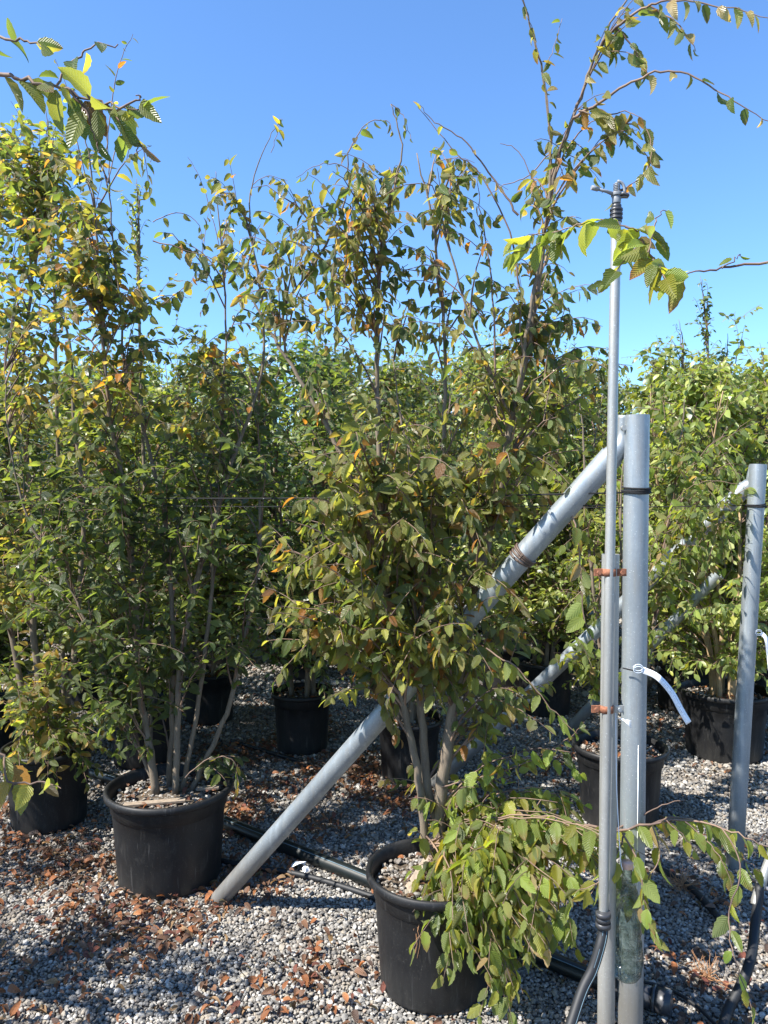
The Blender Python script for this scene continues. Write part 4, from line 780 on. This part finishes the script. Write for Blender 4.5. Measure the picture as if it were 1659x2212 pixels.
sh5 = [(px_path([(1800, 540), (1659, 565), (1560, 580), (1500, 588), (1462, 600)], 1.5, 1.55), .0035, .05, .3, .8, .4), (px_path([(1560, 580), (1590, 555), (1600, 548)], 1.52, 1.5), .0015, .03, .02, .5, .5),
       (px_path([(1480, 590), (1440, 585), (1410, 555), (1385, 520), (1350, 490), (1310, 475), (1260, 482), (1200, 500), (1140, 512), (1110, 520)], 1.55, 1.75), .003, .070, .022, .75, .0),
       (px_path([(1400, 545), (1410, 500), (1420, 470), (1440, 450)], 1.56), .002, .065, .03, .4, .1), (px_path([(1410, 560), (1430, 590), (1445, 620)], 1.56, 1.53), .002, .07, .012, .5, .0), (px_path([(1350, 490), (1390, 500), (1430, 530)], 1.6), .002, .07, .016, .5, .0), (px_path([(1385, 520), (1345, 570), (1290, 620)], 1.65), .002, .062, .022, .8, .0), (px_path([(1200, 500), (1160, 530), (1110, 545)], 1.72), .0015, .065, .018, .6, .0)]
make_tree(T5, st5, [], LIBLOW, .07, .035, .7, 2, 200, shoots=sh5)
for k, (x, y) in enumerate(((-2.45, 2.1), (-3.2, 3.0), (-3.0, 4.2))):  # unseen trees added so their crowns dapple the foreground gravel with shade
    T = empty('hornbeam_tree', (x, y, 0), ('unseen hornbeam added for shade left of the picture, nearest the camera', 'unseen hornbeam added for shade left of the picture, second from the camera', 'unseen hornbeam added for shade left of the picture, farthest along the row')[k], 'tree')
    sts = [(np.array([(x + rng.uniform(-.08, .08), y + rng.uniform(-.08, .08), 0), (x + rng.normal(0, .12), y + rng.normal(0, .12), 1.), (x + rng.normal(0, .25), y + rng.normal(0, .25), 1.8), (x + rng.normal(0, .3), y + rng.normal(0, .3), 2.4)]), [.02, .017, .01, .003]) for _ in range(4)]
    make_tree(T, sts, blob_targets((x, y, (1.5, 1.7, 1.8)[k]), (.7, .6, .75), (115, 70, 50)[k], True), leaf_lib('left', 2), .056, .03, .4, 2, 0, one_mesh=True, lowz=.6)

# ---------------------------------------------------------------- trees further back: a few built, the rest copied
def proto_tree(name, pal, h, rx, n, size, droop, nst, bark, zlo, flat=.6):
    r0 = bpy.data.objects.new(name, None); link(r0); r0.location = (0, 0, 0)
    sts = []
    for i in range(nst):
        a = i * 2.4 + rng.uniform(-.3, .3); s_ = rng.uniform(.4, 1) * rx
        sts.append((np.array([(.05 * math.cos(a), .05 * math.sin(a), .01), (.09 * math.cos(a), .09 * math.sin(a), .7), (s_ * .35 * math.cos(a), s_ * .35 * math.sin(a), h * .4), (s_ * .6 * math.cos(a + .2), s_ * .6 * math.sin(a + .2), h * .7), (s_ * .7 * math.cos(a + .4), s_ * .7 * math.sin(a + .4), h * rng.uniform(.88, 1.0))]), [.019, .016, .012, .008, .002]))
    T = []
    while len(T) < n:
        z = rng.uniform(zlo, h); q = (z - zlo) / (h - zlo); rr = rx * (.55 + .6 * math.sin(math.pi * min(1, q * .9 + .12))) * (1 if q < .8 else 1 - (q - .8) * 2.6); a = rng.uniform(0, 6.28); r = rr * math.sqrt(rng.uniform(.05, 1)); T.append((r * math.cos(a), r * math.sin(a), z))
    for _ in range(6): s_ = random.choice(sts)[0][-1]; T.append((s_[0] + rng.normal(0, .06), s_[1] + rng.normal(0, .06), s_[2] + rng.uniform(.05, .3)))
    make_tree(r0, sts, T, leaf_lib(pal, 2), size, .03, droop, 2, 0, bark=bark, one_mesh=True, sides=7, flat=flat); return r0
PR = [proto_tree('hornbeam_tree', 'green', 3.0, .68, 300, .068, .45, 5, M_BARK, .75), proto_tree('hornbeam_tree', 'bright', 3.0, .68, 300, .068, .6, 5, M_BARK, .8), proto_tree('hornbeam_tree', 'left', 3.0, .64, 280, .066, .4, 4, M_BARK, .7), proto_tree('elm_tree', 'bright', 2.7, .78, 380, .070, .85, 9, M_BARKT, .62), proto_tree('maple_tree', 'green', 3.3, .66, 280, .08, .5, 3, M_BARK, 1.0)]
used = set()
def place(pi, x, y, hs, label, group, name=None):
    p = PR[pi]; zs = hs; ws = rng.uniform(.9, 1.12); rz = rng.uniform(0, 6.28)
    if pi not in used: r = p; used.add(pi); kids = []
    else:
        r = p.copy(); link(r)
        for c in p.children: q = c.copy(); link(q); q.parent = r
    r.location = (x, y, 0); r.rotation_euler = (0, 0, rz); r.scale = (ws, ws, zs); tag(r, label, 'tree', group); return r
def tdir(x, y, w): return x + RD[0] * w, y + RD[1] * w
place(3, *fr_, .98, 'bushy green tree with many tawny stems in the broad pot at right', None)
T6 = empty('hornbeam_tree', (br_[0], br_[1], .35), 'young green tree in the ribbed pot behind the upright pipes', 'tree'); d = br_[1]
st6 = [stem([(1335, 1690), (1320, 1550), (1290, 1350), (1270, 1150), (1260, 950), (1250, 850)], d, d, [.014, .012, .010, .008, .005, .002]), stem([(1350, 1690), (1390, 1500), (1420, 1300), (1450, 1100), (1470, 950), (1480, 860)], d, d - .1, [.014, .012, .010, .008, .005, .002]), stem([(1345, 1690), (1350, 1400), (1340, 1150), (1350, 900)], d, d + .2, [.012, .010, .007, .003])]
sh6 = [(px_path([(1440, 1120), (1480, 1060), (1530, 1040), (1590, 1045), (1625, 1060)], 3.7, 3.35), .002, .07, .03, .9, .3), (px_path([(1440, 1150), (1500, 1120), (1560, 1130), (1600, 1160)], 3.7, 3.4), .002, .075, .028, .9, .3), (px_path([(1400, 1200), (1450, 1110), (1480, 1100), (1440, 1080)], 3.6, 3.4), .002, .07, .028, .8, .3)]
make_tree(T6, st6, px_targets([(1290, 1050, 50, 80, 5), (1450, 950, 60, 70, 6), (1490, 1120, 60, 80, 6), (1430, 1230, 50, 60, 5), (1250, 1250, 50, 80, 5), (1230, 1000, 50, 80, 5), (1560, 960, 50, 50, 4, 3.8), (1250, 1400, 40, 50, 2), (1400, 1340, 50, 40, 3), (1540, 1130, 70, 50, 7, 3.45, .08), (1460, 1210, 50, 50, 5, 3.5, .1), (1240, 1410, 60, 40, 4, 3.7, .1), (1600, 1050, 30, 30, 2, 3.4, .05)], d - .1, .35), leaf_lib('low', 1), .062, .030, .85, 2, 200, shoots=sh6)
place(0, *md, .92, 'dark green tree in the ribbed mid-ground pot', None)
place(2, *md2, .86, 'dark green tree behind the foreground tree stems', None)
place(2, *lb, .95, 'dark green tree behind the bare left stems', None)
place(0, *mb, 1.0, 'green tree one row behind the ribbed mid-ground pot', None)
place(1, *rb, .92, 'green tree rising behind the second sloping pipe', None)
place(1, *rb2, .98, 'green tree far back left of the shaded pot', None)
G = 'background trees beyond the potted rows'
def hz(d): return (1.75 + (1063 - 790) / FPX * d) / 3.0
LM = [(-9e9, 'outside the left edge'), (0, 'at the left edge'), (150, 'behind the far left potted tree'), (300, 'behind the stems of the left pot'), (430, 'right of the bare left stems'), (560, 'left of the ribbed mid-ground pot'), (700, 'left of the foreground tree'), (850, 'directly behind the foreground stems'), (1000, 'right of the foreground stems'), (1130, 'between foreground tree and riser pipe'), (1290, 'behind the two upright pipes'), (1420, 'just right of the thick post'), (1560, 'behind the right edge post'), (1659, 'outside the right edge')]
SEEN = {}
def where(x, y, key=None):
    u = float(proj(np.array([x, y, 1.]))[0]); w = [t_ for a_, t_ in LM if u >= a_][-1]; k = (key, w); SEEN[k] = SEEN.get(k, 0) + 1
    return w + ('', ', its right hand neighbour', ', third along there')[min(2, SEEN[k] - 1)]
ROWS = [(4.8, [-3.3, -2.45, -1.62]), (6.1, [-3.6, -2.35, 2.3, 3.2]), (7.3, [-3.9, -2.9, -1.9, .1, .9, 1.8, 2.8, 3.8]), (8.6, [-4.6, -3.6, -2.6, -1.6, -.6, .4, 1.4, 2.4, 3.4, 4.5]), (10.4, [-5.4, -4.2, -3.1, -2, -.9, .2, 1.3, 2.4, 3.5, 4.7, 5.8]), (12.8, [-6.6, -5.2, -3.8, -2.4, -1.0, .4, 1.8, 3.2, 4.6, 6.0, 7.3])]  # first row is added to shade the mid ground and darken the left
NM = ['nearest added shade', 'front', 'second', 'third', 'fourth', 'farthest']
for ri, (y, xs_) in enumerate(ROWS):
    for i, x in enumerate(xs_):
        pi = (int(x * 3 + ri * 2) * 7 + i) % 3 if ri < 4 else [1, 4, 1, 0][(i + ri) % 4]
        k = hz(y) * rng.uniform(.9, 1.05) * (.88 if pi == 4 else 1); xx, yy = x + rng.uniform(-.2, .2), y + rng.uniform(-.25, .25)
        place(pi, xx, yy, k, ('close-packed green tree, %s background row, %s' % (NM[ri], where(xx, yy, 't%d' % ri))) if ri < 4 else 'one of the close-packed green trees in the %s background row' % NM[ri], 'trees of the %s background row' % NM[ri])
        if ri < 3 and abs(xx) < .56 * yy: make_pot(xx, yy, .23, .4, 'dark pot in shade, %s background row, %s' % (NM[ri], where(xx, yy, 'p%d' % ri)), 'pots of the %s background row' % NM[ri], detail=False)
# tall leaders above the hedge line
for x0, y0, x1, y1, dd, n, lb_ in ((1530, 780, 1512, 595, 5.6, 26, 'tall dark leafy shoot above the hedge at right'), (1475, 790, 1466, 690, 6.0, 8, 'small leafy shoot left of the tall dark one'), (800, 860, 782, 760, 8.5, 14, 'thin leafy shoot above the hedge in the centre'), (660, 800, 658, 660, 7.5, 22, 'feathery green shoot left of centre above the hedge'), (1560, 820, 1572, 720, 5.7, 12, 'short leafy shoot right of the tall dark one'), (300, 620, 295, 385, 4.7, 34, 'red-tipped green shoot standing behind the left tree'), (110, 420, 98, 228, 4.6, 30, 'red-tipped green shoot at far left top')):
    g0 = at(x0, y0, dd); T = empty('young_tree', (g0[0], g0[1], 0), lb_, 'tree'); P = np.array([(g0[0] + .05, g0[1], .0), (g0[0] + .03, g0[1], g0[2] * .5), g0, at((x0 + x1) / 2 + 4, (y0 + y1) / 2, dd), at(x1, y1, dd)])
    tg = [np.array(at(x0 + (x1 - x0) * q + rng.normal(0, 9), y0 + (y1 - y0) * q, dd)) for q in rng.random(n // 2)]
    make_tree(T, [(P, [.014, .012, .008, .005, .0015])], tg, leaf_lib('green' if x0 > 700 else 'bright', 2), .042, .022, .5, 1, 0, one_mesh=True, lowz=max(1.2, g0[2] - .25), tw=.45)
